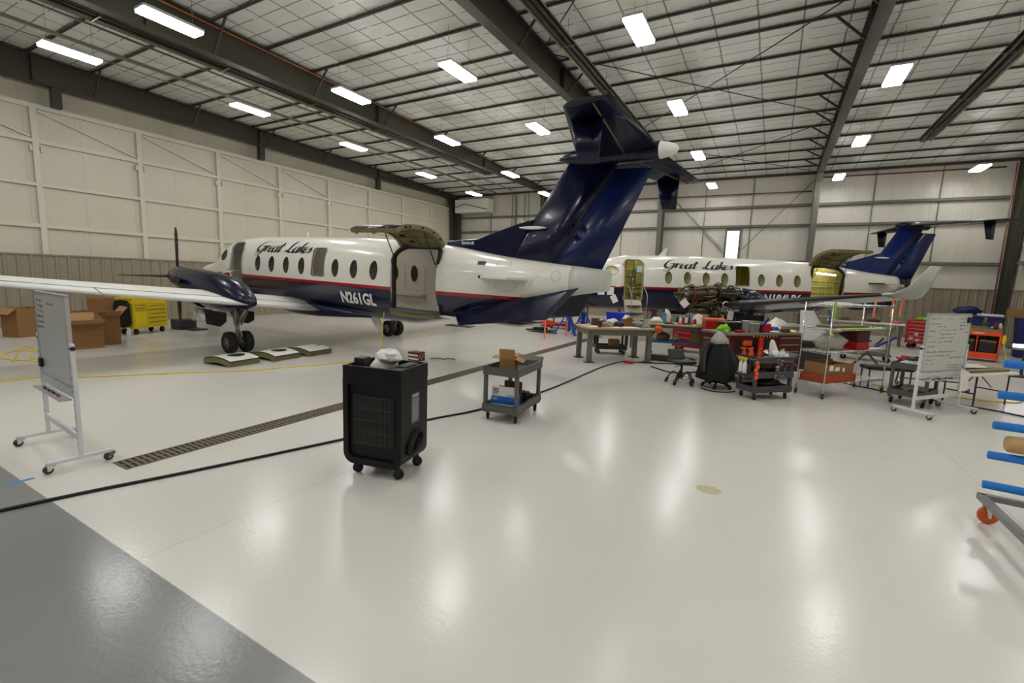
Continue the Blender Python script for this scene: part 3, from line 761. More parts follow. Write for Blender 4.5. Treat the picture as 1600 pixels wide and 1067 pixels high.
            for q in range(4):
                a = q * pi / 2 + (0 if sg > 0 else .3); d = V((0, cos(a), sin(a))); e_ = V((0, -sin(a), cos(a))); mb = MB(); rings = []
                for r_, c_, tw, t_ in ((.15, .06, 0, .06), (.32, .11, .05, .07), (.55, .2, .14, .06), (.9, .23, .06, .045), (1.2, .19, -.05, .03), (1.36, .11, -.1, .018), (1.39, .03, -.1, .01)):
                    cx = V((cos(tw), 0, 0)) + e_ * sin(tw); nx = e_ * cos(tw) - V((sin(tw), 0, 0))
                    rings.append([hub + d * r_ + cx * (c_ * .5 * cos(b)) + nx * (t_ * .5 * sin(b)) for b in [2 * pi * g / 10 for g in range(10)]])
                mb.loft(rings); mb.build('blade', M_boot, pr)
        else:
            # bare turboprop: gas generator, reduction box, ducts, ring frame and truss
            mb = MB(); ax = Mx((0, 1, 0), (0, 0, 1), (-1, 0, 0), o=P(0, sg * 2.62, 1.72))
            mb.lathe([(.02, -3.05), (.07, -3.0), (.08, -2.86), (.2, -2.82), (.24, -2.6), (.22, -2.45), (.3, -2.4), (.31, -2.1), (.26, -1.95), (.29, -1.9), (.29, -1.55), (.2, -1.4), (.18, -1.0), (.26, -.95), (.26, -.75)], 22, M=ax)
            eng = mb.build('engine', M_cab, root)
            mb = MB()
            for s_, r_ in ((-2.42, .325), (-1.93, .31), (-1.5, .3), (-.96, .31)): mb.path([P(s_, sg * 2.62 + r_ * cos(a), 1.72 + r_ * sin(a)) for a in [2 * pi * q / 24 for q in range(24)]], .028, 8, closed=True)
            mb.build('casing_band', M_rust, eng)
            mb = MB(); rr = random.Random(5)
            for q in range(26):
                a = rr.uniform(0, 2 * pi); b = a + rr.uniform(-.6, .6); s_ = rr.uniform(-2.8, -1.4); s2 = s_ + rr.uniform(.2, .9); r_ = rr.uniform(.27, .38)
                mb.path(catmull([P(s_, sg * 2.62 + r_ * cos(a), 1.72 + r_ * sin(a)), P((s_ + s2) / 2, sg * 2.62 + (r_ + .06) * cos((a + b) / 2), 1.72 + (r_ + .06) * sin((a + b) / 2)), P(s2, sg * 2.62 + r_ * cos(b), 1.72 + r_ * sin(b))], 4), rr.choice((.012, .018, .026)), 6)
            mb.build('pipework', M_oak, eng)
            mb = MB()
            for q in range(9):
                a = 2 * pi * q / 9; mb.ell(P(rr.uniform(-2.85, -2.6), sg * 2.62 + .25 * cos(a), 1.72 + .25 * sin(a)), (.07, .06, .06), 8, 6, jit=.15)
            mb.build('fittings', M_steel, eng)
            mb = MB()
            for a in (.5, 2.6, -.6, 3.7):
                mb.tube(P(-1.5, sg * 2.62 + .34 * cos(a), 1.72 + .34 * sin(a)), P(-.5, sg * 2.62 + .4 * cos(a + .25), 1.6 + .42 * sin(a + .25)), .022, n=8); mb.tube(P(-1.5, sg * 2.62 + .34 * cos(a), 1.72 + .34 * sin(a)), P(-.5, sg * 2.62 + .4 * cos(a - .5), 1.6 + .42 * sin(a - .5)), .022, n=8)
            mb.path([P(-1.5, sg * 2.62 + .36 * cos(a), 1.72 + .36 * sin(a)) for a in [2 * pi * q / 20 for q in range(20)]], .026, 8, closed=True); mb.build('mount_truss', M_black, eng)
            mb = MB(); mb.ell(P(-2.05, sg * 2.62, 1.18), (.42, .24, .14), 14, 8, jit=.12); mb.ell(P(-1.5, sg * 2.62 + .05, 1.05), (.2, .2, .22), 10, 7, jit=.2); mb.build('accessory_case', M_cab, eng)
            mb = MB()
            for q in range(12):
                y_ = sg * 2.62 + rr.uniform(-.25, .3); s_ = rr.uniform(-1.6, -.9); mb.path(catmull([P(s_, y_, 1.45), P(s_ - .15 + rr.uniform(-.2, .3), y_ + .1, 1.1), P(s_ + rr.uniform(-.1, .4), y_, rr.uniform(.65, .95))], 4), .014, 6)
            mb.build('loose_hoses', M_oak if sg > 0 else M_black, eng)
            mb = MB(); mb.path([P(-1.36 + .1 * cos(a), sg * 3.05, 1.40 + .1 * sin(a)) for a in [2 * pi * q / 16 for q in range(16)]], .03, 8, closed=True); mb.build('leading_edge_collar', M_alum, root)
        # main gear
        wz = .28 if one else .28 - .145; ax0 = V(P(0, sg * 2.62, wz)); mb = MB()
        mb.tube(P(-.12, sg * 2.62, 1.2), P(-.02, sg * 2.62, .75), .075, n=12); mb.tube(P(-.02, sg * 2.62, .76), ax0 + V((0, 0, .02)), .05, n=12)
        for s_ in (-.42, .42): mb.tube(P(s_, sg * 2.62, 1.16), P(.0, sg * 2.62, .74), .034, n=8)
        for q in (-.16, .16): mb.tube(P(.25, sg * 2.62 + q, 1.16), P(.03, sg * 2.62 + q * .5, .72), .022, n=8)
        mb.tube(ax0 + V((0, -.3, 0)), ax0 + V((0, .3, 0)), .04, n=10); mb.path([P(.06, sg * 2.62, .62), P(.2, sg * 2.62, .48), P(.05, sg * 2.62, wz)], .022, 8); g_ = mb.build('landing_gear', M_strut, root)
        for q in (-.2, .2):
            mb = MB(); R0 = .28; tp = [(.15, -.085), (.24, -.095), (.272, -.07), (R0, -.03), (R0, .03), (.272, .07), (.24, .095), (.15, .085)]
            hb = [(.03, -.05), (.1, -.07), (.15, -.085), (.15, .085), (.1, .07), (.03, .05)]
            T = Mx((1, 0, 0), (0, 0, 1), (0, 1, 0), o=ax0 + V((0, q, 0)))
            mb.lathe(tp, 28, 0, T); mb.lathe(hb[:3], 20, 1, T); mb.lathe(hb[3:], 20, 1, T); mb.lathe([(.045, -.09), (.045, .09)], 10, 1, T); mb.build('wheel', [M_rubber, mat('wheel_hub', (168, 160, 140), .45, .4)], g_)
        for q, dz in ((.34, 0), (-.34, .04)):
            mb = MB(); mb.add([P(a, sg * 2.62 + q + t, b) for t in (-.012, .012) for a, b in ((-.95, 1.06), (.15, 1.06), (.15, .84), (-.15, .68 + dz), (-.85, .68 + dz))], [(0, 1, 2, 3, 4), (9, 8, 7, 6, 5)] + [(i, (i + 1) % 5, 5 + (i + 1) % 5, 5 + i) for i in range(5)]); mb.build('gear_door', M_navy, root)
    # nose gear (the far airliner stands on jacks, its nose leg folded away)
    mb = MB(); wz = .22 if one else .22 - .145
    nz = wz - (.14 if one else -.06)
    mb.tube(P(-7.1, 0, 1.25), P(-7.2, 0, wz + nz - .2), .05, n=10); mb.tube(P(-7.2, -.12, nz + .02), P(-7.2, .12, nz + .02), .03, n=8); mb.tube(P(-7.2, 0, nz + .02), P(-7.15, 0, .8), .04, n=8); g_ = mb.build('nose_gear', M_strut, root) if one else None
    for q in (-.11, .11) if one else ():
        mb = MB(); mb.lathe([(.05, -.05), (.13, -.07), (.2, -.06), (.22, -.02), (.22, .02), (.2, .06), (.13, .07), (.05, .05)], 22, 0, Mx((1, 0, 0), (0, 0, 1), (0, 1, 0), o=P(-7.2, q, nz + .02))); mb.build('wheel', M_rubber, g_)
    # ---------------- tail
    fs_ = [((6.3, 0, 2.45), (7.5, 0, 2.5), .09, (0, 1, 0)), ((6.62, 0, 2.9), (7.78, 0, 2.95), .09, (0, 1, 0)), ((7.78, 0, 4.62), (8.82, 0, 4.62), .09, (0, 1, 0))]
    def slab(secs, lens=True):
        mb = MB(); rings = []
        for (a, b, t, u) in secs:
            a = V(P(*a)); b = V(P(*b)); c = (b - a).length; ring = []
            for x, h in ((0, 0), (.03, .3), (.12, .7), (.3, 1), (.6, .95), (1, .8)) if lens else ((0, .8), (.35, .6), (1, .06)): ring.append(a + (b - a) * x + V(P(*u)) * (t * c * .5 * h))
            rings.append(ring + [2 * (a + (b - a) * ((q - a).dot(b - a) / (b - a).length_squared)) - q for q in ring[::-1]])
        return mb.loft(rings)
    slab(fs_).build('tail_fin', M_fin, root)
    slab([((7.53, 0, 2.52), (8.66, 0, 2.50), .085, (0, 1, 0)), ((7.8, 0, 2.95), (8.88, 0, 2.98), .085, (0, 1, 0)), ((8.76, 0, 4.47), (9.52, 0, 4.45), .09, (0, 1, 0))], False).build('rudder', M_rud, root)
    mb = MB(); mb.tube(P(7.53, .0, 2.55), P(8.8, 0, 4.55), .05, n=8); mb.build('rudder_hinge_seam', M_dk, root)
    for s_, z_ in ((8.16, 3.42), (8.06, 3.22)):
        mb = MB(); mb.cbox(P(s_, .09, z_), (.14, .06, .09)); mb.build('rudder_bracket', M_navy, root, bevel=.015)
    mb = MB(); dp = [(4.7, 3.1), (5.56, 3.14), (6.9, 3.54), (7.08, 3.56), (6.5, 2.6), (4.7, 2.85)]
    mb.prism(dp, -.04, .04, M=Mx((-1, 0, 0), (0, 0, 1), (0, 1, 0))); df = mb.build('dorsal_fin', M_fin, root, bevel=.02)
    vs, fc = textmesh('Beechcraft', 1, 0, .01); mb = MB(); mb.recalc = False
    mb.add([P(5.16 + .36 * x, .046, 3.02 + .075 * y + .0 * x) for x, y in vs], fc); mb.build('maker_lettering', M_textw, df)
    mb = MB(); mb.add([P(s_, .3 + .0, z_) for s_, z_ in ()], []) if False else None
    # small white vane on the fin
    mb = MB(); mb.loft([[P(7.1 + .33 * cos(a) * f, .085 + off, 3.38 + .035 * sin(a) * f) for a in [2 * pi * q / 16 for q in range(16)]] for f, off in ((1, -.03), (1, .03), (.7, .06))]); mb.build('fin_vane', M_wingw, root)
    # bullet and tailplane
    mb = MB(); mb.lathe([(0, -9.95), (.08, -9.9), (.13, -9.75), (.15, -9.62), (.165, -9.6), (.18, -9.2), (.18, -8.3), (.14, -7.9), (.07, -7.65), (0, -7.55)] if one else [(.1, -9.1), (.17, -9.05), (.18, -8.3), (.14, -7.9), (.07, -7.65), (0, -7.55)], 20, M=Mx((0, 1, 0), (0, 0, 1), (1, 0, 0), o=(0, 0, 4.74)),
             ms=[1, 1, 1, 0, 0, 0, 0, 0, 0] if one else [1, 0, 0, 0, 0]); mb.build('bullet_fairing', [M_navy, M_white if one else M_primer], root)
    for sg in (1, -1):
        secs = [((8.0, sg * .05, 4.74), (9.6, sg * .05, 4.74), .11, (0, 0, 1)), ((9.05, sg * 2.76, 4.7), (9.8, sg * 2.76, 4.7), .1, (0, 0, 1)), ((9.2, sg * 2.88, 4.7), (9.78, sg * 2.88, 4.7), .05, (0, 0, 1))]
        tp = loftfoil(MB(), secs, 1).build('tailplane', [M_navy, M_boot], root)
        mb = MB(); r0 = [P(9.02, sg * .2, 4.695), P(9.5, sg * 2.75, 4.67)]; mb.tube(r0[0], r0[1], .012, n=6); mb.build('elevator_seam', M_oak, tp)
        slab([((8.93, sg * 2.25, 4.68), (9.43, sg * 2.25, 4.68), .09, (0, 1, 0)), ((9.1, sg * 2.27, 4.04), (9.42, sg * 2.27, 4.03), .09, (0, 1, 0))]).build('tailet', M_navy, root)
        mb = MB(); q = [(6.17, .5), (6.45, 1.02), (7.12, 1.02), (7.25, .42), (6.2, .3)]
        mb.prism([(-a, sg * b) for a, b in q], 2.27, 2.325); mb.m = 1; mb.bar(P(6.16, sg * .48, 2.3), P(6.45, sg * 1.03, 2.3), .05, .06); mb.build('stabilon', [M_wingw if one else M_cone, M_boot], root, bevel=.01)
        if one or True:
            A = [(5.2, .42, 1.32), (5.43, .5, 1.39), (5.74, .75, 1.2), (7.93, .75, 1.54), (8.42, .42, 2.2), (7.5, .34, 1.98), (5.86, .42, 1.6)]
            if not one: A = [(5.2, .42, 1.32), (5.6, .68, 1.2), (7.2, .7, 1.35), (7.9, .4, 2.0), (7.5, .34, 1.98), (5.86, .42, 1.6)]
            mb = MB(); N_ = len(A); mb.add([P(a, sg * (b + t), c) for t in (-.015, .015) for a, b, c in A], [tuple(range(N_)), tuple(range(2 * N_ - 1, N_ - 1, -1))] + [(i, (i + 1) % N_, N_ + (i + 1) % N_, N_ + i) for i in range(N_)]); mb.build('ventral_fin', M_navy, root)
    # tail cone, panels, antenna
    mb = MB()
    if one: mb.loft([ringf(s_, 40, -.004) for s_ in (8.1, 8.3, 8.5, 8.7, 8.86)]); mb.build('tail_cone', M_cone, root)
    else: mb.box(-8.55, -7.95, -.05, .05, 2.3, 2.5); mb.box(-8.6, -8.45, -.06, .06, 2.2, 2.56); mb.build('tail_stub', M_dgray, root)
    if one:
        mb = MB()
        for c_, r_, N_ in (((6.62, 2.6), (.17, .09), 22), ((7.83, 2.4), (.1, .1), 16), ((6.75, 2.15), (.24, .14), 26)):
            for q in range(N_):
                a = 2 * pi * q / N_; s_ = c_[0] + r_[0] * cos(a); z_ = c_[1] + r_[1] * sin(a); mb.ell(P(s_, side_l(s_, z_) + .002, z_), (.008, .004, .008), 6, 4)
        for q in range(26):
            f = q / 25; s_ = 7.62 - .55 * f; z_ = 2.62 - .68 * f; mb.ell(P(s_, side_l(s_, z_) + .002, z_), (.007, .004, .007), 6, 4)
        mb.build('access_panel_rivets', M_dgray, root)
        on_skin('tail_vent', root, ([(0, 0), (1, 0), (1, 1), (0, 1)], [(0, 1, 2, 3)]), 6.0, 6.2, 2.55, 2.63, M_dgray)
        mb = MB(); mb.path([P(-.9, 0, 3.14), P(-.95, 0, 3.3)], .03, 8); mb.build('antenna', M_wingw, root)
        mb = MB(); mb.add([P(a, q, b) for q in (-.02, .02) for a, b in ((1.9, 1.05), (2.3, 1.05), (2.45, .62), (2.25, .62))], [(0, 1, 2, 3), (7, 6, 5, 4)] + [(i, (i + 1) % 4, 4 + (i + 1) % 4, 4 + i) for i in range(4)]); mb.build('belly_antenna', M_wingw, root)
    else:
        mb = MB(); mb.prism([(2.6, 3.1), (2.3, 3.1), (2.2, 3.45), (2.3, 3.45)], -.02, .02, M=Mx((1, 0, 0), (0, 0, 1), (0, -1, 0))); mb.build('antenna', M_wingw, root)
    # ---------------- raised cargo door
    hl, hz = side_l(4.2, 2.95), 2.97
    prof = []; beta = radians(90 if one else 101)
    for q in range(13):
        z = 2.95 - 1.55 * q / 12; l = side_l(4.2, z); dl, dz = l - hl, z - 2.95
        prof.append((hl + dl * cos(beta) - dz * sin(beta), hz + dl * sin(beta) + dz * cos(beta), z))
    mb = MB(); inn = []
    for i, (l, z, zz) in enumerate(prof):
        a = prof[max(0, i - 1)]; b = prof[min(12, i + 1)]; tx, tz = b[0] - a[0], b[1] - a[1]; L_ = sqrt(tx * tx + tz * tz); inn.append((l + tz / L_ * .1, z - tx / L_ * .1))
    S0, S1 = 3.56, 4.98
    for i in range(12):
        c = 0 if prof[i][2] > 1.95 else (1 if prof[i][2] > 1.83 else 2)
        for s_a, s_b in ((S0, S1),):
            mb.add([P(s_a, prof[i][0], prof[i][1]), P(s_b, prof[i][0], prof[i][1]), P(s_b, prof[i + 1][0], prof[i + 1][1]), P(s_a, prof[i + 1][0], prof[i + 1][1])], [(0, 1, 2, 3)], True, c)
            mb.add([P(s_a, *inn[i]), P(s_b, *inn[i]), P(s_b, *inn[i + 1]), P(s_a, *inn[i + 1])], [(3, 2, 1, 0)], True, 3)
        for s_ in (S0, S1): mb.add([P(s_, *prof[i][:2]), P(s_, *prof[i + 1][:2]), P(s_, *inn[i + 1]), P(s_, *inn[i])], [(0, 1, 2, 3)], False, 3)
    for i in (0, 12): mb.add([P(S0, *prof[i][:2]), P(S1, *prof[i][:2]), P(S1, *inn[i]), P(S0, *inn[i])], [(0, 1, 2, 3)], False, 3)
    cdoor = mb.build('cargo_door', [M_wingw, M_red, M_navy, M_oak], root)
    mb = MB()
    for s_ in (3.7, 4.27, 4.84): mb.path([P(s_, a - .0, b - .012) for a, b in inn], .02, 6)
    for i in (2, 5, 8, 11): mb.tube(P(S0 + .05, inn[i][0], inn[i][1] - .012), P(S1 - .05, inn[i][0], inn[i][1] - .012), .018, n=6)
    mb.build('door_ribs', M_oak, cdoor)
    for i in (1, 3, 6, 9, 10):
        mb = MB(); mb.cbox(P(4.0 + .1 * (i % 3), inn[i][0], inn[i][1] - .02), (.12, .08, .03)); mb.build('latch', M_dk, cdoor)
        mb = MB(); mb.cbox(P(4.99, inn[i][0], (inn[i][1] + prof[i][1]) / 2), (.02, .05, .04)); mb.build('latch', M_dk, cdoor)
    for s_ in (3.66, 4.9):
        mb = MB(); mb.tube(P(s_, inn[5][0], inn[5][1]), P(s_, side_l(s_, 2.5) - .03, 2.5), .013, n=8); mb.build('door_strut', M_black, cdoor)
    # sill of the cargo opening
    if one:
        mb = MB(); pl = [(-3.57, .45), (-3.57, .8)] + [(-(3.57 + 1.4 * q / 12), .8 + .16 * sin(pi * q / 12) ** .7) for q in range(1, 12)] + [(-4.97, .74), (-4.97, .45)]
        mb.prism(pl, 1.36, 1.41); mb.m = 1; mb.prism([(a, b - .03 if b > .5 else b) for a, b in pl], 1.26, 1.355); mb.build('cargo_sill', [M_gray, M_oak], root)
    # ---------------- airstair, let down
    mb = MB(); sa, sb = -4.12, -3.44; h0 = (.66, 1.36); d = (.8, -.6) if one else (.42, -.9); L_ = 1.6 if one else 1.2
    pl = lambda t, n_=0: (h0[0] + d[0] * t - d[1] * n_ * .0, h0[1] + d[1] * t)
    mb.add([P(s_, h0[0] + d[0] * t + nn * .09 * (-d[1]), h0[1] + d[1] * t + nn * .09 * d[0]) for nn in (0, 1) for s_, t in ((sa, 0), (sb, 0), (sb, L_), (sa, L_))], [(0, 1, 2, 3), (7, 6, 5, 4)] + [(i, (i + 1) % 4, 4 + (i + 1) % 4, 4 + i) for i in range(4)])
    st_ = mb.build('airstair', M_cone if one else mat('pale_stair_panel', (198, 190, 168), .5), root, bevel=.02)
    for q in range(4):
        t = .25 + .3 * q
        if t > L_: break
        mb = MB(); cx, cz = h0[0] + d[0] * t - d[1] * .1, h0[1] + d[1] * t + d[0] * .1; mb.box(-sb + .06, -sa - .06, cx - .02, cx + .2, cz, cz + .025); mb.build('stair_tread', M_dgray, st_)
    for s_ in (sa + .04, sb - .04):
        mb = MB(); mb.path(catmull([P(s_, side_l(s_, 2.1), 2.05), P(s_, h0[0] + d[0] * .6 + .5, h0[1] + d[1] * .6 + .75), P(s_, h0[0] + d[0] * L_ + .12, h0[1] + d[1] * L_ + .5), P(s_, h0[0] + d[0] * L_, h0[1] + d[1] * L_)], 5), .014, 8); mb.build('handrail', M_alum, st_)
    if one:
        mb = MB(); c_ = V(P(-3.85, h0[0] + d[0] * L_ + .05, h0[1] + d[1] * L_ + .16)); mb.path([c_ + V((.13 * cos(a), .02, .13 * sin(a))) for a in [2 * pi * q / 20 for q in range(20)]], .022, 8, closed=True); mb.build('stair_ring', M_chrome, st_)
    return root
def pose(o, X, Y, h, p, z):
    n = V((-cos(h), sin(h), 0)); lat = V((-sin(h), -cos(h), 0)); N = n * cos(p) + V((0, 0, 1)) * sin(p); U = V((0, 0, 1)) * cos(p) - n * sin(p)
    m = Mx(N, lat, U, o=(X, Y, z)); o.rotation_euler = m.to_euler(); o.location = (X, Y, z)
    return m
A1 = airliner(1); T1 = pose(A1, -11.728, 9.402, .0595, .0217, 0.0)
A2 = airliner(2); T2 = pose(A2, -2.034, 20.58, -.616, -.008, .145)
for o in [c for r in (A1, A2) for c in r.children]: pass
# ================================================================== FLOOR THINGS
def pan(mb, x0, x1, y0, y1, z0, z1, t=.03, m=None):
    mb.box(x0, x1, y0, y1, z0, z0 + .02, m); mb.box(x0, x1, y0, y0 + t, z0 + .02, z1, m); mb.box(x0, x1, y1 - t, y1, z0 + .02, z1, m)
    mb.box(x0, x0 + t, y0 + t, y1 - t, z0 + .02, z1, m); mb.box(x1 - t, x1, y0 + t, y1 - t, z0 + .02, z1, m)
def caster(parent, x, y, zt, r=.055, wm=None, fm=None, ang=0.):
    mb = MB(); c, s = cos(ang), sin(ang); T = Mx((c, s, 0), (-s, c, 0), (0, 0, 1), o=(x, y, 0))
    mb.cbox((0, 0, zt - .008), (.07, .06, .016), 0, T)
    for q in (-.026, .026): mb.add([tuple(p) for p in ((-.03, q - .003, zt - .016), (.03, q - .003, zt - .016), (.02 + .012, q - .003, r * .7), (-.012 + .02, q - .003, r * .7), (-.03, q + .003, zt - .016), (.03, q + .003, zt - .016), (.032, q + .003, r * .7), (.008, q + .003, r * .7))],
                                 [(0, 1, 2, 3), (7, 6, 5, 4), (0, 4, 5, 1), (1, 5, 6, 2), (2, 6, 7, 3), (3, 7, 4, 0)], False, 0, T)
    mb.lathe([(.01, -.02), (r * .9, -.02), (r, -.012), (r, .012), (r * .9, .02), (.01, .02)], 18, 1, T @ Mx((1, 0, 0), (0, 0, 1), (0, 1, 0), o=(.02, 0, r)))
    return mb.build('caster', [fm or M_steel, wm or M_rubber], parent)
def bake(o, t):
    o.location = t.location; o.rotation_euler = t.rotation_euler
def mono(name, label, cat, mb, mats, group=None, kind=None, **kw): return tag(mb.build(name, mats, **kw), label, cat, group, kind)

# --- whiteboards on wheeled stands
M_board = mat('whiteboard_face', (206, 208, 206), .18, var=.03, coat=.3); M_bframe = mat('silver_board_frame', (190, 192, 194), .35, .5, var=.04); M_standw = mat('white_stand_paint', (214, 216, 220), .35, var=.04)
M_ink = mat('black_marker_ink', (48, 48, 54), .6)
def whiteboard(label, p0, p1, zb, zt, foot, writing, sgn, post_top):
    d = V((p1[0] - p0[0], p1[1] - p0[1], 0)); L = d.length
    t = thing('whiteboard', label, 'whiteboard', (p0[0], p0[1], 0), atan2(d.y, d.x))
    for x in (0, L):
        mb = MB(); mb.box(x - .025, x + .025, -.02, .02, .1, post_top); mb.build('post', M_standw, t, bevel=.006)
        mb = MB()
        for q in range(7): mb.cbox((x, sgn * .021, .25 + .14 * q), (.012, .004, .012))
        mb.build('post_holes', M_dk, t)
        mb = MB(); mb.box(x - .022, x + .022, -foot, foot, .085, .12); mb.build('foot', M_standw, t, bevel=.006)
        mb = MB(); mb.tube((x - .03, 0, post_top - .05), (x + .03, 0, post_top - .05), .022, n=12); mb.build('pivot_knob', M_black, t)
        for q in (-foot + .03, foot - .03): caster(t, x, q, .09, .042, M_dgray, M_chrome, pi / 2)
    mb = MB(); mb.box(.02, L - .02, -.015, .015, .28, .34); mb.build('crossbar', M_standw, t)
    mb = MB(); mb.box(.02, L - .02, -.012, .012, zb - .13, zb - .03); mb.build('upper_crossbar', M_standw, t)
    mb = MB(); mb.box(.04, L - .04, -.012, .012, zb, zt); b = mb.build('board', M_board, t)
    mb = MB()
    for a in ((.03, L - .03, zb - .015, zb + .01), (.03, L - .03, zt - .01, zt + .015), (.03, .052, zb, zt), (L - .052, L - .03, zb, zt)): mb.box(a[0], a[1], -.018, .018, a[2], a[3])
    mb.build('board_frame', M_bframe, b)
    mb = MB(); f = sgn; y0, y1 = sorted((f * .012, f * .11)); mb.box(.1, L - .1, y0, y1, zb - .16, zb - .145); mb.build('pen_tray', M_bframe, t)
    for q, mm in enumerate((M_red, M_black, M_blue, M_black)):
        mb = MB(); mb.tube((.3 + .17 * q, f * .07, zb - .135), (.42 + .17 * q, f * .06, zb - .135), .011, n=8); tag(mb.build('marker_pen', mm, None), '%s marker pen in the tray of the %s' % (('red', 'first black', 'blue', 'second black')[q], 'left whiteboard' if sgn > 0 else 'right whiteboard'), 'marker pen', 'marker pens in whiteboard trays')
        bake(COL.objects[-1], t)
    rr = random.Random(3 if sgn > 0 else 9); y = f * .0135
    for (x0, x1, z, n) in writing:
        x = x0; mb = MB()
        while x < x1:
            wl = rr.uniform(.03, .09); pts = []
            for q in range(max(3, int(wl / .012))): pts.append((x + q * .012, y, z + rr.uniform(-.013, .014)))
            if n == 2: pts = [(x, y, z), (x + wl, y, z)]
            mb.path(pts, .003, 4); x += wl + (.02 if n != 2 else -.005)
        if mb.v and n == 1: mb.build('written_line', M_ink, b)
    mb = MB(); zz = zt - .1 if sgn < 0 else zb + .12; xx = (L - .13 if sgn < 0 else L - .12); yy = sorted((f * .013, f * .045)); mb.box(xx - .04, xx + .05, yy[0], yy[1], zz - .05, zz + .05); tag(mb.build('board_eraser', M_black, None, bevel=.006), 'black eraser stuck on the %s whiteboard' % ('left' if sgn > 0 else 'right'), 'eraser'); bake(COL.objects[-1], t)
    return t
wr = [(.75 - .0, 1.0, 1.7 - .055 * q, 1) for q in range(7)]
WL = whiteboard('tall whiteboard on a white wheeled stand by the drain grate', (-6.22, 1.86), (-7.45, 1.95), .86, 1.79, .27, [(.9, 1.15, 1.7 - .06 * q, 1) for q in range(6)] + [(.5, .7, 1.68, 1)], 1, 1.31)
# left board is seen from the side its local +y faces
wr2 = [(.12, .36, 1.72, 1), (.62, .74, 1.72, 1), (1.0, 1.2, 1.72, 1), (.1, .34, 1.63, 1), (.34, .6, 1.58, 1), (1.0, 1.3, 1.66, 1), (1.0, 1.24, 1.6, 1), (1.02, 1.2, 1.54, 1), (1.16, 1.4, 1.48, 1)]
wr2 += [(.12, .3, 1.5 - .09 * q, 1) for q in range(5)] + [(.42, .85, 1.52 - .07 * q, 1) for q in range(4)] + [(.12, .95, 1.13, 1), (.12, .8, 1.06, 1), (.12, .4, .99, 1), (.12, .5, .92, 1), (.85, 1.3, 1.02, 1), (.8, 1.25, .88, 1), (.84, 1.3, .84, 1), (.72, .72, .9, 1)]
WR = whiteboard('whiteboard covered in handwritten lists beside the plastic cart at right', (2.33, 10.40), (3.19, 11.46), .79, 1.8, .3, wr2, -1, 1.25)
mb = MB(); mb.box(-6.25, -6.23 + .03, 1.29, 1.49, 0, .002); mono('floor_tape', 'short blue tape strip on the floor edge beside the left whiteboard', 'tape', mb, M_tblue)
# the paper flap hanging off the right board
mb = MB(); mb.add([(x, y, z) for y in (-.118, -.122) for x, z in ((1.02, .82), (1.3, .76), (1.34, .42), (1.08, .4))], [(0, 1, 2, 3), (7, 6, 5, 4), (0, 4, 5, 1), (1, 5, 6, 2), (2, 6, 7, 3), (3, 7, 4, 0)])
o = mono('paper_sheet', 'white printed sheets hanging below the right whiteboard', 'paper', mb, M_paper); bake(o, WR)

# --- evaporative cooler
CO = thing('portable_cooler', 'tall black portable air cooler on casters in the foreground', 'air cooler', (-3.84, 3.26, 0), radians(11.5))
M_cool = mat('cooler_plastic', (12, 12, 12), .48, var=.12, bump=.03, bs=160, spec=.3)
mb = MB(); T = Mx((1, 0, 0), (0, 0, 1), (0, 1, 0)); mb.prism(rrect(0, .7, .13, 1.03, .12, 6, .005), .035, .55, M=T)
pan(mb, 0, .7, 0, .55, 1.02, 1.185, .025); mb.build('body', M_cool, CO, bevel=.012)
mb = MB(); A = rrect(0, .7, .13, 1.03, .12, 6, .005); B = rrect(.06, .64, .2, .99, .07, 6, .01); n = len(A)
mb.add([(x, y, z) for P_ in (A, B) for y in (0, .036) for x, z in P_], [(i, (i + 1) % n, 2 * n + (i + 1) % n, 2 * n + i) for i in range(n)] + [(n + i, 3 * n + i, 3 * n + (i + 1) % n, n + (i + 1) % n) for i in range(n)]
       + [(i, n + i, n + (i + 1) % n, (i + 1) % n) for i in range(n)] + [(2 * n + i, 2 * n + (i + 1) % n, 3 * n + (i + 1) % n, 3 * n + i) for i in range(n)])
mb.build('front_frame', M_cool, CO)
mb = MB()
for i in range(34): mb.box(.11 + i * .0145, .11 + i * .0145 + .006, .024, .037, .34, .88)
for i in range(5): mb.box(.11, .6, .022, .036, .36 + .125 * i, .366 + .125 * i)
mb.build('air_grille', M_dgray, CO)
mb = MB(); mb.lathe([(.0, 0), (.1, .0), (.115, .02), (.11, .05), (.0, .06)], 24, M=Mx((0, 1, 0), (0, 0, 1), (-1, 0, 0), o=(0, .3, .92))); mb.build('side_handle', M_dgray, CO)
mb = MB(); mb.box(.7, .703, .2, .36, .58, .9); mb.m = 1
for q in range(11): mb.box(.703, .7035, .22, .32 + .03 * (q % 2), .61 + .022 * q, .616 + .022 * q)
mb.box(.703, .7035, .22, .34, .865, .885); mb.build('rating_label', [mat('grey_label', (96, 96, 98), .5), mat('pale_label_print', (170, 170, 170), .5)], CO)
mb = MB()
for q in range(7): mb.path([(.705 + .012 * (q % 3), .27 + (.13 + .012 * q % .05) * cos(a) * .9, .36 + (.09 + .004 * q) * sin(a) + .35 * .13 * cos(a)) for a in [2 * pi * g / 24 for g in range(24)]], .009, 6, closed=True)
mb.path(catmull([(.71, .2, .32), (.72, .24, .24), (.715, .3, .3), (.72, .33, .38)], 5), .01, 6); mb.build('coiled_power_cord', M_rubber, CO)
for x, y in ((.1, .08), (.6, .08), (.6, .47), (.1, .47)): caster(CO, x, y, .135, .055, M_rubber, M_black, .6)
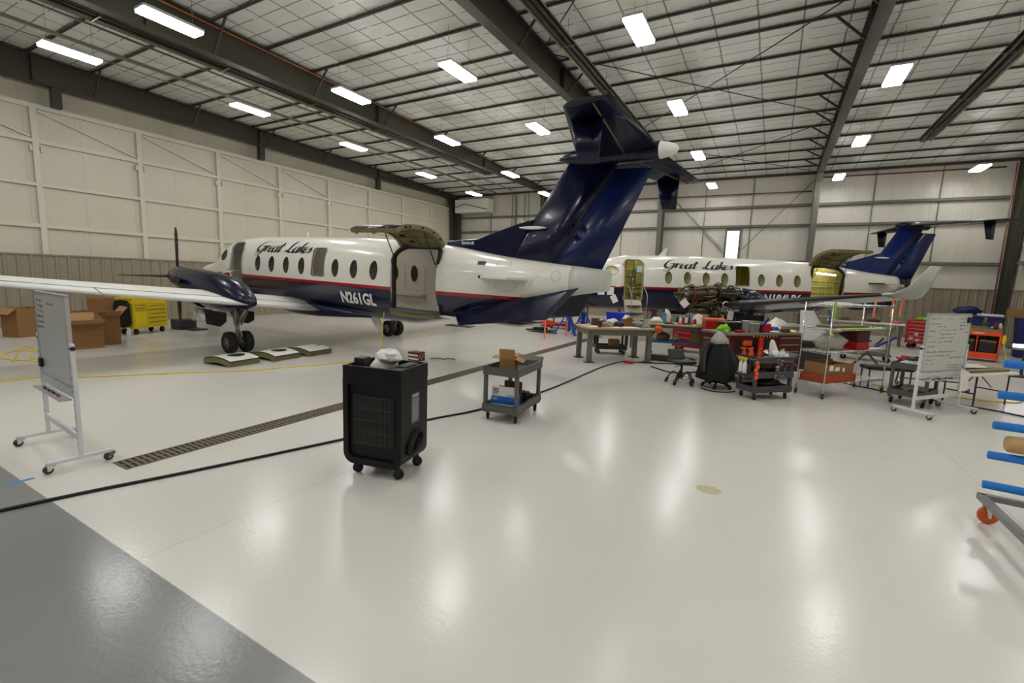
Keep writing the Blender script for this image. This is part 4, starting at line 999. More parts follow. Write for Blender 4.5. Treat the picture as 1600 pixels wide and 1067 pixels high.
# what lies in its top basin
def on(o, name, label, cat, mb, mats, **kw):
    q = mono(name, label, cat, mb, mats, **kw); bake(q, o); return q
mb = MB(); mb.ell((.31, .34, 1.19), (.13, .12, .12), 16, 10, jit=.2, rnd=random.Random(4)); mb.ell((.37, .3, 1.26), (.13, .11, .08), 12, 8, jit=.22, rnd=random.Random(5)); mb.ell((.27, .24, 1.15), (.08, .08, .09), 12, 8, jit=.15, rnd=random.Random(6)); on(CO, 'plastic_bag', 'crumpled white plastic bag lying on top of the black cooler', 'bag', mb, M_cloth, sub=1)
mb = MB(); mb.box(.05, .17, .12, .26, 1.046, 1.25); on(CO, 'black_box', 'black box standing in the basin of the black cooler', 'box', mb, M_black, bevel=.01)
mb = MB(); mb.box(.5, .65, .1, .5, 1.046, 1.17); mb.box(.52, .63, .2, .46, 1.17, 1.19); on(CO, 'black_tray', 'black tray set in the open top of the black cooler', 'tray', mb, M_dgray, bevel=.012)

# --- utility carts
def cart(label, loc, rz, L, W, H, shelves, col, group='plastic utility carts', name='utility_cart'):
    t = thing(name, label, 'cart', (loc[0], loc[1], 0), rz, group)
    for i, z in enumerate(shelves):
        top = i == len(shelves) - 1; mb = MB()
        pan(mb, 0, L, 0, W, z - .12, z, .035); mb.build('top_tray' if top else 'shelf', col, t, bevel=.012)
    for x in (.0, L - .09):
        for y in (0, W - .07):
            mb = MB(); mb.box(x + .012, x + .078, y + .008, y + .062, .13, shelves[-1] - .1); mb.build('post', col, t, bevel=.012)
    mb = MB(); z = shelves[-1]; mb.add([(L - .03, 0, z - .1), (L + .1, .02, z + .02), (L + .1, .02, z + .055), (L - .03, 0, z), (L - .03, W, z - .1), (L + .1, W - .02, z + .02), (L + .1, W - .02, z + .055), (L - .03, W, z)],
           [(0, 1, 2, 3), (7, 6, 5, 4), (0, 4, 5, 1), (1, 5, 6, 2), (2, 6, 7, 3), (3, 7, 4, 0)]); mb.build('handle', col, t, bevel=.01)
    for x in (.09, L - .1):
        for y in (.06, W - .06): caster(t, x, y, .14, .06, M_rubber, M_steel, .5)
    return t
C1 = cart('grey two-shelf plastic cart standing alone on the cream floor', (-3.1, 5.76), radians(95), .98, .58, .83, (.27, .83), M_gray)
def flapbox(label, loc, rz, L, W, H, flaps, parent=None, group=None, tape=False, name='cardboard_box'):
    t = thing(name, label, 'box', loc, rz, group); th = .008
    mb = MB(); mb.box(0, L, 0, W, 0, th); mb.box(0, L, 0, th, th, H); mb.box(0, L, W - th, W, th, H); mb.box(0, th, th, W - th, th, H); mb.box(L - th, L, th, W - th, th, H); mb.build('carton', M_card, t)
    F = {'f': ((0, 0, H), (L, 0, H), (0, -1)), 'b': ((0, W, H), (L, W, H), (0, 1)), 'l': ((0, 0, H), (0, W, H), (-1, 0)), 'r': ((L, 0, H), (L, W, H), (1, 0))}
    for k_, (ang, ln) in flaps.items():
        a, b, d = F[k_]; a = V(a); b = V(b); e = V((d[0] * cos(ang), d[1] * cos(ang), sin(ang))) * ln; nn = V((-d[0] * sin(ang), -d[1] * sin(ang), cos(ang))) * th
        mb = MB(); mb.add([a, b, b + e, a + e, a + nn, b + nn, b + e + nn, a + e + nn], [(0, 1, 2, 3), (7, 6, 5, 4), (0, 4, 5, 1), (1, 5, 6, 2), (2, 6, 7, 3), (3, 7, 4, 0)]); mb.build('flap', M_card2, t)
    return t
def at(o, u, v, z): 
    c, s = cos(o.rotation_euler.z), sin(o.rotation_euler.z); return (o.location.x + u * c - v * s, o.location.y + u * s + v * c, z)
flapbox('small open cardboard box with raised flaps on top of the lone cart', at(C1, .25, .17, .732), radians(108), .26, .24, .2, {'f': (-.35, .13), 'l': (1.35, .16), 'r': (.25, .15), 'b': (.1, .12)})
mb = MB(); mb.bar((.1, .15, .735), (.2, .42, .735), .03, .02); mb.bar((.12, .2, .74), (.3, .16, .74), .05, .018); mb.path([(.1, .4, .745), (.16, .36, .76), (.22, .42, .745)], .008, 6); on(C1, 'hand_tool', 'black hand tools in the top tray of the lone cart', 'tool', mb, M_black)
# printed carton on its lower shelf
t = thing('printed_carton', 'white carton with a blue band, open, on the lone cart lower shelf', 'box', at(C1, .1, .47, .171), radians(95 - 90 + 4))
M_cwhite = mat('carton_white', (214, 212, 206), .6, var=.03); M_cblue = mat('carton_blue_band', (22, 96, 190), .5, var=.05)
mb = MB(); L_, W_, H_ = .37, .3, .3; th = .008
mb.box(0, L_, 0, th, 0, .36); mb.box(0, L_, W_ - th, W_, 0, H_, 1); mb.box(0, th, th, W_ - th, 0, H_ - .05); mb.box(L_ - th, L_, th, W_ - th, 0, .2); mb.box(0, L_, 0, W_, 0, th, 1); mb.box(.1, L_ + .02, W_ - .03, W_ - .02, .1, .4, 1); mb.build('carton', [M_cwhite, M_brown], t)
mb = MB(); mb.box(-.001, L_ + .0012, -.0014, 0, .09, .21); mb.box(L_, L_ + .0014, .05, W_, .04, .2); mb.build('blue_band', M_cblue, t)
vs, fc = textmesh('XC', 1, 0, .02); mb = MB(); mb.recalc = False; mb.add([(.02 + .075 * x, -.0022, .145 + .045 * y) for x, y in vs], fc); mb.build('carton_lettering', M_cwhite, t)
mb = MB()
for q in range(4): mb.box(.02, .02 + .1 - .02 * (q % 2), -.0012, 0, .33 - .022 * q - .012, .33 - .022 * q)
mb.box(.02, .12, -.0012, 0, .23, .237); mb.box(.24, .35, -.0012, 0, .225, .235); mb.box(.25, .345, -.0012, 0, .03, .065); mb.box(.26, .35, -.0022, 0, .12, .13); mb.build('carton_print', M_ink, t)
mb = MB(); mb.box(.62, .84, .1, .34, .175, .3); mb.box(.66, .8, .13, .3, .3, .34); mb.tube((.55, .12, .4), (.7, .2, .36), .012, n=6); mb.m = 1; mb.cbox((.7, .09, .22), (.08, .02, .03)); on(C1, 'power_tool', 'black power tool with yellow trim on the lone cart lower shelf', 'tool', mb, [M_black, M_yellow], bevel=.008)

# --- cables and cords
def cord(name, label, pts, r, m, z=None):
    mb = MB(); mb.path(catmull([(p[0], p[1], (p[2] if len(p) > 2 else r)) for p in pts], 6), r, 8); return mono(name, label, 'cord', mb, m)
cord('floor_hose', 'long black hose running across the floor under the cart to the benches', [(-6.3, -1.4), (-5.75, .5), (-5.57, 1.11), (-5.39, 1.69), (-5.13, 2.40), (-4.64, 3.93), (-4.29, 5.22), (-3.98, 6.12), (-3.68, 7.92), (-3.63, 10.05), (-3.60, 11.3), (-3.42, 12.3), (-2.99, 12.5), (-2.06, 12.96), (-1.6, 13.0), (-1.4, 12.4), (-1.9, 11.6), (-2.6, 12.1)], .016, M_rubber)
cord('floor_cable', 'black cable crossing the floor below the folding table at right', [(1.4, 13.2), (2.2, 12.6), (2.75, 12.24), (3.76, 11.88), (4.14, 11.61), (5.4, 10.7)], .014, M_rubber)
cord('extension_cable', 'yellow extension cord hanging from the near airliner and crossing the floor', [(-8.3, 8.33, 1.22), (-8.33, 8.32, .9), (-8.36, 8.32, .5), (-8.4, 8.34, .06), (-8.5, 8.2), (-8.87, 7.35), (-9.43, 5.88), (-9.6, 5.5), (-10.25, 4.77), (-11.18, 3.47), (-11.7, 3.1), (-11.76, 2.52), (-12.0, 1.5)], .011, M_yellow)
cord('extension_cable', 'small tangle of yellow cord on the floor behind the left whiteboard', [(-13.83, 3.18), (-14.9, 3.5), (-15.95, 3.85, .05), (-15.64, 4.0), (-14.4, 3.6), (-13.66, 3.53), (-14.6, 3.2), (-15.4, 3.6, .04), (-14.9, 4.2)], .012, M_yellow)
cord('extension_cable', 'yellow cord on the floor behind the folding table', [(2.2, 13.4), (3.0, 12.9), (4.4, 13.0), (4.9, 13.8), (5.4, 14.1), (6.6, 14.2)], .012, M_yellow)
mb = MB(); mb.box(-3.36, -3.1, 12.2, 12.36, 0, .05); mono('power_strip', 'red power block on the floor under the wooden table', 'power block', mb, M_red, bevel=.015)
mb = MB(); mb.path(catmull([(-7.6, 9.25, .012), (-7.45, 9.4, .03), (-7.3, 9.45, .012), (-7.2, 9.55, .03), (-7.05, 9.6, .012)], 5), .012, 6); mono('short_hose', 'short brown hose piece on the floor behind the cooler', 'hose', mb, M_brown)
# floor stickers
k_ = mat('tan_floor_sticker', (192, 182, 142), .6, var=.25, ns=30)
for x, y, r, lb in ((-.4, 5.09, .13, 'striped tan patch on the open floor near the picture centre'), (-11.08, 3.55, .12, 'larger tan floor patch behind the left whiteboard'), (-11.42, 2.92, .09, 'smaller tan floor patch left of the larger one')):
    mb = MB(); c = [(x + r * cos(a), y + .8 * r * sin(a)) for a in [2 * pi * q / 20 for q in range(20)]]
    for q in range(9):
        yy = y - .8 * r + .8 * r * 2 * (q + .5) / 9; hw = r * sqrt(max(0, 1 - ((yy - y) / (.8 * r)) ** 2)); mb.box(x - hw, x + hw, yy - .007, yy + .007, 0, .0015)
    mono('floor_patch', lb, 'floor patch', mb, k_)
mb = MB(); mb.box(-7.93, -7.6, 8.79, 9.05, 0, .22); mb.m = 1
for q in range(14): mb.box(-7.92 + .025 * (q % 7) * 1.8, -7.9 + .025 * (q % 7) * 1.8 + .02, 8.788, 8.79, .03 + .09 * (q // 7), .08 + .09 * (q // 7))
for q in range(6): mb.box(-7.6, -7.598, 8.8 + .04 * q, 8.82 + .04 * q, .04 + .05 * (q % 3), .08 + .05 * (q % 3))
o = mono('patterned_box', 'small red and black patterned box on the floor behind the cooler', 'box', mb, [M_maroon, M_paper]); o.rotation_euler = (0, 0, 0)

# --- three removed exit panels on the floor
M_pan = mat('panel_white_skin', (226, 224, 216), .4, var=.03)
def wpanel(label, x, y, rz, hole):
    t = thing('window_panel', label, 'aircraft panel', (x, y, 0), rz, 'removed window panels on the floor under the wing')
    L_, W_ = .86, .72; arch = lambda u: .2 - .085 * (2 * u / L_) ** 2 * .8
    us = [-L_ / 2 + L_ * q / 12 for q in range(13)]
    mb = MB(); rings = [[(u, -W_ / 2, arch(u)), (u, W_ / 2, arch(u)), (u, W_ / 2, arch(u) - .02), (u, -W_ / 2, arch(u) - .02)] for u in us]; mb.loft(rings, smooth=False); mb.build('outer_skin', M_pan, t, bevel=.008)
    mb = MB(); rings = [[(u * .98, -W_ / 2 * 1.05, arch(u) - .022), (u * .98, W_ / 2 * 1.05, arch(u) - .022), (u * .98, W_ / 2 * 1.05, max(.004, arch(u) - .13)), (u * .98, -W_ / 2 * 1.05, max(.004, arch(u) - .13))] for u in us]; mb.loft(rings, smooth=False); mb.build('inner_frame', M_oak, t)
    mb = MB(); mb.path([(u, s * W_ / 2, arch(u) - .012) for s, uu in ((-1, us), (1, us[::-1])) for u in uu], .012, 6, closed=True); mb.build('edge_seal', M_seal, t)
    mb = MB(); c = (.08, .04); N = 26; rim = [(c[0] + .15 * cos(a), c[1] + .2 * sin(a)) for a in [2 * pi * q / N for q in range(N)]] if hole else [(c[0] + .04 * cos(a), c[1] + .2 + .13 * sin(a)) for a in [2 * pi * q / N for q in range(N)]]
    mb.add([(a, b, arch(a) + .003) for a, b in rim] + [(c[0], c[1] if hole else c[1] + .2, arch(c[0]) + .003)], [(i, (i + 1) % N, N) for i in range(N)], True); mb.build('window_opening' if hole else 'handle_recess', M_dk, t)
    return t
wpanel('white window panel with round dark opening, nearest of three under the wing', -10.62, 5.92, radians(6), 1)
wpanel('white window panel with round dark opening, middle one of three on the floor', -10.55, 6.92, radians(6), 1)
wpanel('white curved panel with no round opening, farthest of three on the floor', -10.55, 7.86, radians(6), 0)

# --- cardboard boxes and the yellow chest beyond the wing
flapbox('brown cardboard box with a torn flap, farthest left by the wall', (-18.9, 4.2, 0), .3, .62, .6, .82, {'f': (-.7, .25)})
flapbox('large open cardboard box with spread flaps behind the left whiteboard', (-14.98, 4.48, 0), radians(84), .63, .6, .62, {'f': (.45, .3), 'b': (.9, .3), 'l': (.35, .28), 'r': (1.62, .2)})
flapbox('open cardboard box just behind the one with spread flaps', (-15.4, 5.15, 0), radians(84), .48, .65, .76, {'f': (.5, .34), 'r': (.9, .3)})
flapbox('tall closed cardboard box beside the yellow tool chest', (-18.4, 5.95, 0), radians(20), .6, .5, 1.08, {'f': (1.57, .1)})
flapbox('cardboard box standing behind the open boxes', (-17.2, 5.0, 0), radians(10), .5, .5, .8, {})
YT = thing('yellow_tool_chest', 'bright yellow rolling tool chest below the wing', 'tool chest', (-16.95, 6.55, 0), radians(114))
M_yel = mat('yellow_enamel', (222, 194, 22), .35, var=.06)
mb = MB(); mb.box(0, 1.25, 0, .6, .2, .95); mb.box(-.01, 1.26, -.01, .61, .95, 1.0); mb.box(.02, 1.23, .02, .6, 1.0, 1.16); mb.build('body', M_yel, YT, bevel=.01)
for i in range(5):
    mb = MB(); mb.box(.48, 1.2, -.015, 0, .27 + .13 * i, .38 + .13 * i); d_ = mb.build('drawer', M_yel, YT, bevel=.006)
    mb = MB(); mb.box(.52, 1.16, -.03, -.015, .36 + .13 * i, .375 + .13 * i); mb.build('handle', M_brown, d_)
for i in range(2):
    mb = MB(); mb.box(.05, .44, -.015, 0, .75 + .1 * i, .83 + .1 * i); d_ = mb.build('drawer', M_yel, YT, bevel=.006); mb = MB(); mb.box(.08, .41, -.03, -.015, .81 + .1 * i, .825 + .1 * i); mb.build('handle', M_brown, d_)
mb = MB(); mb.box(.05, .44, -.012, 0, .27, .7); mb.build('cupboard_door', M_yel, YT, bevel=.006)
for x in (.15, 1.1):
    for y in (.1, .5): caster(YT, x, y, .2, .09, M_rubber, M_dgray)
mb = MB(); mb.loft([[(-.13 + (.07 + .02 * sin(6 * a + z_ * 9)) * sin(a), .24 + (w_ + .02 * sin(9 * a + z_ * 7)) * (abs(cos(a)) ** .6) * (1 if cos(a) > 0 else -1), z_) for a in [2 * pi * q / 28 for q in range(28)]] for z_, w_ in ((.24, .3), (.5, .29), (.8, .28), (1.02, .25), (1.1, .17))]); o = mono('black_jacket', 'black jacket hanging on the left end of the yellow tool chest', 'jacket', mb, mat('black_jacket_cloth', (18, 17, 17), .95, bump=.2), sub=1); bake(o, YT)
mb = MB(); mb.box(-18.1, -17.5, 8.05, 8.6, 0, .34); mb.box(-17.6, -17.0, 8.2, 8.7, 0, .05); mono('prop_stand', 'low dark stand on the floor under the near propeller', 'stand', mb, M_dgray, bevel=.03)
mb = MB(); mb.lathe([(.05, 0), (.055, .02), (.055, .2), (.025, .27), (.025, .3)], 12, M=Mx((1, 0, 0), (0, 1, 0), (0, 0, 1), o=(-16.4, 6.2, 0))); mono('bottle', 'clear bottle with red label on the floor by the yellow chest', 'bottle', mb, M_clear)

# --- markers, stand and creeper behind the tail
for x, y, h, lb in ((-7.16, 15.19, .66, 'orange-red marker post on the floor nearer the drain grate'), (-6.95, 16.73, .64, 'orange-red marker post beside the blue tripod jack')):
    mb = MB(); mb.add([(x + a, y + b, z) for a, b, z in ((-.02, 0, 0), (.03, 0, 0), (.05, .0, h), (0, 0, h), (-.02, .006, 0), (.03, .006, 0), (.05, .006, h), (0, .006, h))], [(0, 1, 2, 3), (7, 6, 5, 4), (0, 4, 5, 1), (1, 5, 6, 2), (2, 6, 7, 3), (3, 7, 4, 0)]); mono('warning_streamer', lb, 'streamer', mb, mat('fluorescent_orange', (255, 118, 92), .6))
mb = MB(); mb.box(-8.9, -7.7, 17.0, 17.6, .06, .11); mb.box(-8.6, -8.1, 17.1, 17.5, .11, .2); mono('mechanic_creeper', 'low black creeper board on the floor behind the near tail', 'creeper', mb, M_black, bevel=.02)
mb = MB(); mb.ell((-8.05, 17.3, .37), (.34, .22, .14), 12, 8, jit=.15, rnd=random.Random(2)); mono('red_jacket', 'orange-red jacket lying on the black creeper board', 'jacket', mb, mat('orange_red_cloth', (206, 50, 28), .9, bump=.2), sub=1)
mb = MB(); mb.box(-12.6, -11.3, 16.3, 16.8, 0, .03); mono('floor_mat', 'dark mat on the floor beyond the cargo door', 'mat', mb, M_dgray)
J = thing('tripod_jack', 'blue tripod aircraft jack under the far airliner nose', 'jack', (-6.75, 18.0, 0))
M_jb = mat('blue_jack_paint', (24, 84, 186), .4, var=.1)
for a in (.6, 2.7, 4.8):
    mb = MB(); mb.bar((.12 * cos(a), .12 * sin(a), .8), (.52 * cos(a), .52 * sin(a), .03), .06, .05); mb.cbox((.52 * cos(a), .52 * sin(a), .02), (.14, .14, .04)); mb.build('leg', M_jb, J)
mb = MB(); mb.tube((0, 0, .12), (0, 0, .86), .1, n=14); mb.tube((0, 0, .84), (0, 0, .9), .15, n=14); mb.build('cylinder', M_jb, J)
mb = MB(); mb.tube((0, 0, .88), (0, 0, 1.08), .045, n=12); mb.build('ram', M_chrome, J)
mb = MB(); mb.path([(.28 * cos(a), .28 * sin(a), .5) for a in (.6, 2.7, 4.8)], .02, 6, closed=True); mb.build('brace', M_jb, J)
J2 = dup(J, (-7.15, 17.4, 0), .9, 'shorter-looking blue tripod jack left of the other, holding a red-tipped post')
mb = MB(); mb.tube((-7.15, 17.4, 1.08), (-7.15, 17.4, 1.3), .03, n=10); mb.m = 1; mb.tube((-7.15, 17.4, 1.3), (-7.15, 17.4, 1.6), .03, n=10); mono('jack_post', 'grey post with red top on the left blue jack', 'post', mb, [M_steel, M_red])
mb = MB(); mb.lathe([(.06, 0), (.06, .3), (.03, .38), (.03, .42)], 14, M=Mx((1, 0, 0), (0, 1, 0), (0, 0, 1), o=(-6.5, 16.95, 0))); mono('gas_bottle', 'pale gas bottle standing between the blue jack legs', 'bottle', mb, mat('pale_gas_bottle', (190, 186, 170), .4))
W_ = thing('work_platform', 'long red platform with casters under the far airliner nose', 'work platform', (-8.6, 18.9, 0), radians(22))
mb = MB(); mb.box(0, 4.6, 0, .7, .98, 1.22); mb.build('deck_rail', M_red, W_, bevel=.01)
mb = MB(); mb.box(.02, 4.58, .0, .7, 1.22, 1.27); mb.build('deck', M_cream, W_)
for x in (.1, 1.6, 3.0, 4.5):
    mb = MB(); mb.box(x - .03, x + .03, .02, .08, .2, .98); mb.box(x - .03, x + .03, .62, .68, .2, .98); mb.build('leg', M_gray, W_)
mb = MB(); mb.box(-.1, 1.4, -.05, .75, .12, .24); mb.build('base_rail', M_red, W_)
for x in (.0, 1.3, 4.5):
    for y in (.05, .65): caster(W_, x, y, .14 if x < 2 else .21, .06)
# ================================================================== WORK BENCHES
# --- wooden-topped steel table
TB = thing('work_table', 'wooden-topped steel table with floor plates at left of the benches', 'table', (-4.16, 11.5, 0), radians(40.8))
TM = mat('grey_table_steel', (112, 108, 94), .5, .2, var=.12)
mb = MB(); mb.prism(rrect(0, 1.95, 0, 1.08, .12, 5), .89, .94); mb.build('tabletop', M_wood, TB, bevel=.006)
mb = MB()
for a in ((.05, 1.9, .05, .09), (.05, 1.9, .99, 1.03), (.05, .09, .05, 1.03), (1.86, 1.9, .05, 1.03)): mb.box(*a, .74, .885)
mb.build('apron', TM, TB)
for x in (.12, 1.83):
    for y in (.12, .96):
        mb = MB(); mb.box(x - .06, x + .06, y - .06, y + .06, .015, .76); l_ = mb.build('leg', TM, TB); mb = MB(); mb.box(x - .12, x + .12, y - .12, y + .12, 0, .016); mb.build('foot_plate', M_dgray, l_)
C3 = cart('dark low cart parked behind the wooden table', (-4.5, 13.2), radians(30), .95, .5, .78, (.27, .78), M_dgray)
flapbox('olive carton on the lower shelf of the dark low cart', at(C3, .45, .1, .171), radians(32), .3, .28, .26, {})
mb = MB(); mb.box(-2.9, -1.7, 13.2, 13.35, .02, .16); o = mono('steel_beam', 'dark steel beam lying on the floor under the blue bench', 'beam', mb, mat('dark_beam', (64, 56, 44), .6, .3))
# --- blue-framed bench
B2 = thing('workbench', 'blue-framed wooden workbench with a lower shelf', 'workbench', (-3.1, 13.75, 0), radians(12))
mb = MB(); mb.prism(rrect(0, 1.62, 0, .85, .05, 4), .955, 1.0); mb.build('worktop', M_wood, B2, bevel=.005)
mb = MB(); mb.box(.03, 1.58, .03, .09, .885, .955); mb.box(.03, 1.58, .76, .82, .885, .955); mb.box(.03, .09, .09, .76, .885, .955); mb.box(1.52, 1.58, .09, .76, .885, .955); mb.build('frame', M_steelblue, B2)
mb = MB(); mb.box(.05, 1.56, .05, .8, .44, .5); mb.build('lower_shelf', M_steelblue, B2)
for x in (.06, 1.55):
    for y in (.06, .79):
        mb = MB(); mb.box(x - .035, x + .035, y - .035, y + .035, .14, .9); mb.build('leg', M_steelblue, B2)
        caster(B2, x, y, .15, .06, M_rubber, M_dgray)
# --- tool chests
def chest(name, label, loc, rz, L, W, z0, z1, cols, m, tray=True):
    t = thing(name, label, 'tool chest', (loc[0], loc[1], 0), rz)
    mb = MB(); mb.box(0, L, 0, W, z0, z1); mb.build('body', m, t, bevel=.012)
    for (x0, x1, n) in cols:
        hh = (z1 - z0 - .06) / n
        for i in range(n):
            mb = MB(); a = z0 + .03 + hh * i; mb.box(x0, x1, -.014, 0, a + .008, a + hh - .008); d_ = mb.build('drawer', m, t, bevel=.005)
            mb = MB(); mb.box(x0 + .04, x1 - .04, -.032, -.014, a + hh - .035, a + hh - .018); mb.build('handle', M_alum, d_)
    for x in (.12, L - .12):
        for y in (.1, W - .1): caster(t, x, y, z0, min(.09, z0 * .45), M_rubber, M_dgray)
    return t
chest('red_tool_chest', 'red roller tool chest behind the blue workbench', (-2.75, 15.6), radians(-12), 1.15, .6, .17, 1.0, [(.04, 1.11, 5)], M_red)
MC = chest('maroon_tool_chest', 'long dark maroon roller tool chest with cluttered grey top', (-.72, 11.12), radians(50), 2.15, .85, .2, 1.07, [(1.42, 2.1, 5)], M_maroon)
mb = MB(); mb.box(-.03, 2.18, -.03, .88, 1.075, 1.125); mb.build('worktop', mat('grey_bench_top', (120, 112, 100), .5, var=.1), MC, bevel=.006)
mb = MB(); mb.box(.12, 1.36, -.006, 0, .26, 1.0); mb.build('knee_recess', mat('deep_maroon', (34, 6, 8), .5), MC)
mb = MB(); mb.tube((-.05, .12, .95), (-.05, .75, .95), .016, n=8); mb.build('side_handle', M_steel, MC)
mb = MB()
for q in range(8): mb.cbox((.62 + .1 * q, -.035, 1.06), (.03, .01, .03))
mb.build('yellow_edge_marks', M_yellow, MC)
mb = MB(); mb.box(.3, .55, -.07, -.01, .86, .97); mono('hanging_red_tray', 'orange-red tray hung on the maroon tool chest front', 'tray', mb, M_orange, bevel=.01); bake(COL.objects[-1], MC)
mb = MB(); mb.box(.78, .9, -.06, -.01, .6, 1.02); mono('hanging_red_holder', 'tall orange-red holder on the maroon tool chest front', 'holder', mb, mat('orange_red_plastic', (214, 44, 22), .4), bevel=.01); bake(COL.objects[-1], MC)
# --- stool
S_ = thing('work_stool', 'low black work stool on casters beside the draped chair', 'stool', (-1.6, 10.5, 0), radians(40))
mb = MB(); mb.prism(rrect(-.25, .25, -.23, .23, .09, 5), .46, .52); mb.build('seat', M_black, S_, bevel=.02)
mb = MB(); mb.add([(x, y, z) for x, y, z in ((-.2, .18, .5), (.2, .18, .5), (.19, .3, .72), (-.19, .3, .72), (-.2, .22, .5), (.2, .22, .5), (.19, .34, .72), (-.19, .34, .72))], [(0, 1, 2, 3), (7, 6, 5, 4), (0, 4, 5, 1), (1, 5, 6, 2), (2, 6, 7, 3), (3, 7, 4, 0)]); mb.build('backrest', M_black, S_, bevel=.02)
mb = MB(); mb.tube((0, 0, .16), (0, 0, .47), .026, n=10); mb.tube((0, 0, .14), (0, 0, .24), .04, n=10); mb.build('column', M_black, S_)
mb = MB(); mb.tube((.02, 0, .42), (-.2, -.08, .38), .01, n=6); mb.build('lever', M_black, S_)
for q in range(5):
    a = 2 * pi * q / 5; mb = MB(); mb.path([(r_ * cos(a), r_ * sin(a), .1 + .16 * sin(pi * g / 8)) for g, r_ in enumerate([.02 + .26 * g / 8 for g in range(9)])], .014, 8); mb.build('leg', M_black, S_)
    caster(S_, .28 * cos(a), .28 * sin(a), .1, .035, M_rubber, M_black, a)
mb = MB(); mb.path([(.19 * cos(a), .19 * sin(a), .13) for a in [2 * pi * q / 20 for q in range(20)]], .01, 6, closed=True); mb.build('foot_ring', M_steel, S_)
# --- chair under a coat
H_ = thing('draped_chair', 'black swivel chair hidden under a dark coat', 'chair', (-.88, 10.62, 0), radians(35))
mb = MB(); mb.prism(rrect(-.19, .19, -.19, .19, .08, 5), .42, .5); mb.build('seat', M_black, H_, bevel=.02)
mb = MB(); mb.prism(rrect(-.14, .14, .55, .98, .08, 5), .2, .24, M=Mx((1, 0, 0), (0, 0, 1), (0, 1, 0))); mb.build('backrest', M_black, H_, bevel=.01)
mb = MB(); mb.tube((0, 0, .1), (0, 0, .43), .03, n=10); mb.build('column', M_black, H_)
for q in range(5):
    a = 2 * pi * q / 5 + .3; mb = MB(); mb.bar((0, 0, .12), (.27 * cos(a), .27 * sin(a), .09), .04, .03); mb.build('leg', M_black, H_); caster(H_, .27 * cos(a), .27 * sin(a), .085, .032, M_rubber, M_black, a)
# coat: shoulders, body falling to the hem, pale hood lining on top
def coat_ring(z, rx, ry, yo, n=40, fold=.0, ph=0., xo=0.): return [(xo + (rx + fold * sin(5 * a + ph)) * cos(a), yo + (ry + fold * sin(7 * a + ph)) * sin(a), z + fold * .4 * sin(3 * a)) for a in [2 * pi * q / n for q in range(n)]]
mb = MB(); mb.loft([coat_ring(.19, .37, .33, -.02, fold=.055, xo=-.05), coat_ring(.38, .34, .31, -.01, fold=.05, ph=.2, xo=-.04), coat_ring(.6, .29, .26, .05, fold=.045, ph=.4, xo=-.01), coat_ring(.82, .23, .2, .13, fold=.03, ph=.5, xo=.03), coat_ring(1.0, .15, .13, .19, fold=.014, xo=.07), coat_ring(1.07, .1, .09, .22, xo=.09)], cap=False)
Cc = mono('dark_coat', 'dark coat with a pale hood lining hung over the swivel chair', 'coat', mb, mat('dark_coat_cloth', (26, 27, 25), .95, var=.15, bump=.25, bs=16)); bake(Cc, H_)
mb = MB(); mb.loft([coat_ring(.93, .19, .16, .13, fold=.025, xo=.06), coat_ring(1.03, .16, .14, .16, fold=.02, xo=.08), coat_ring(1.13, .08, .08, .23, fold=.012, xo=.1), coat_ring(1.18, .035, .035, .26, xo=.1)]); o = mb.build('hood_lining', mat('pale_fleece', (176, 172, 164), .95, bump=.3), Cc); o['label'] = 'pale fleece hood lining'
for sx in (-1, 1):
    mb = MB(); mb.path(catmull([(sx * .18, .14, .95), (sx * .29, .08, .72), (sx * .33, .0, .48), (sx * .34, -.06, .32)], 5), .07, 10, rs=None); mb.build('sleeve', M_black, Cc)
cord('looped_cable', 'black cable looped on the floor below the draped chair', [(-1.15, 10.25, .012), (-1.0, 10.12, .012), (-.8, 10.1, .012), (-.62, 10.2, .012), (-.5, 10.4, .012)], .012, M_rubber)
# --- three-shelf cart with bottles
C2 = cart('dark three-shelf cart loaded with spray bottles in front of the maroon chest', (-.16, 9.74), radians(45), .92, .46, .84, (.27, .55, .84), mat('charcoal_plastic', (66, 64, 66), .55, var=.08))
def bottle(label, p, r, h, body, cap, neck=.45, name='bottle', group=None):
    mb = MB(); mb.lathe([(r * .9, 0), (r, .01), (r, h * .68), (r * neck, h * .82), (r * neck, h * .86)], 14, 0); mb.lathe([(r * neck * 1.15, h * .84), (r * neck * 1.15, h), (r * neck * .6, h * 1.01)], 12, 1)
    o = mono(name, label, 'bottle', mb, [body, cap], group); o.location = p; return o
def spray(label, p, rz, h, body, head):
    t = thing('spray_bottle', label, 'spray bottle', p, rz, 'spray bottles around the dark three-shelf cart')
    mb = MB(); mb.lathe([(.036, 0), (.04, .012), (.04, h * .55), (.016, h * .76), (.016, h * .8)], 14); mb.build('flask', body, t)
    mb = MB(); mb.lathe([(.02, h * .78), (.02, h * .85)], 12); mb.box(-.03, .055, -.014, .014, h * .85, h * .97); mb.add([(.04, -.008, h * .85), (.055, -.008, h * .85), (.045, -.008, h * .72), (.035, -.008, h * .72), (.04, .008, h * .85), (.055, .008, h * .85), (.045, .008, h * .72), (.035, .008, h * .72)], [(0, 1, 2, 3), (7, 6, 5, 4), (0, 4, 5, 1), (1, 5, 6, 2), (2, 6, 7, 3), (3, 7, 4, 0)]); mb.tube((.055, 0, h * .93), (.075, 0, h * .93), .011, n=8); mb.build('trigger_head', head, t)
    return t
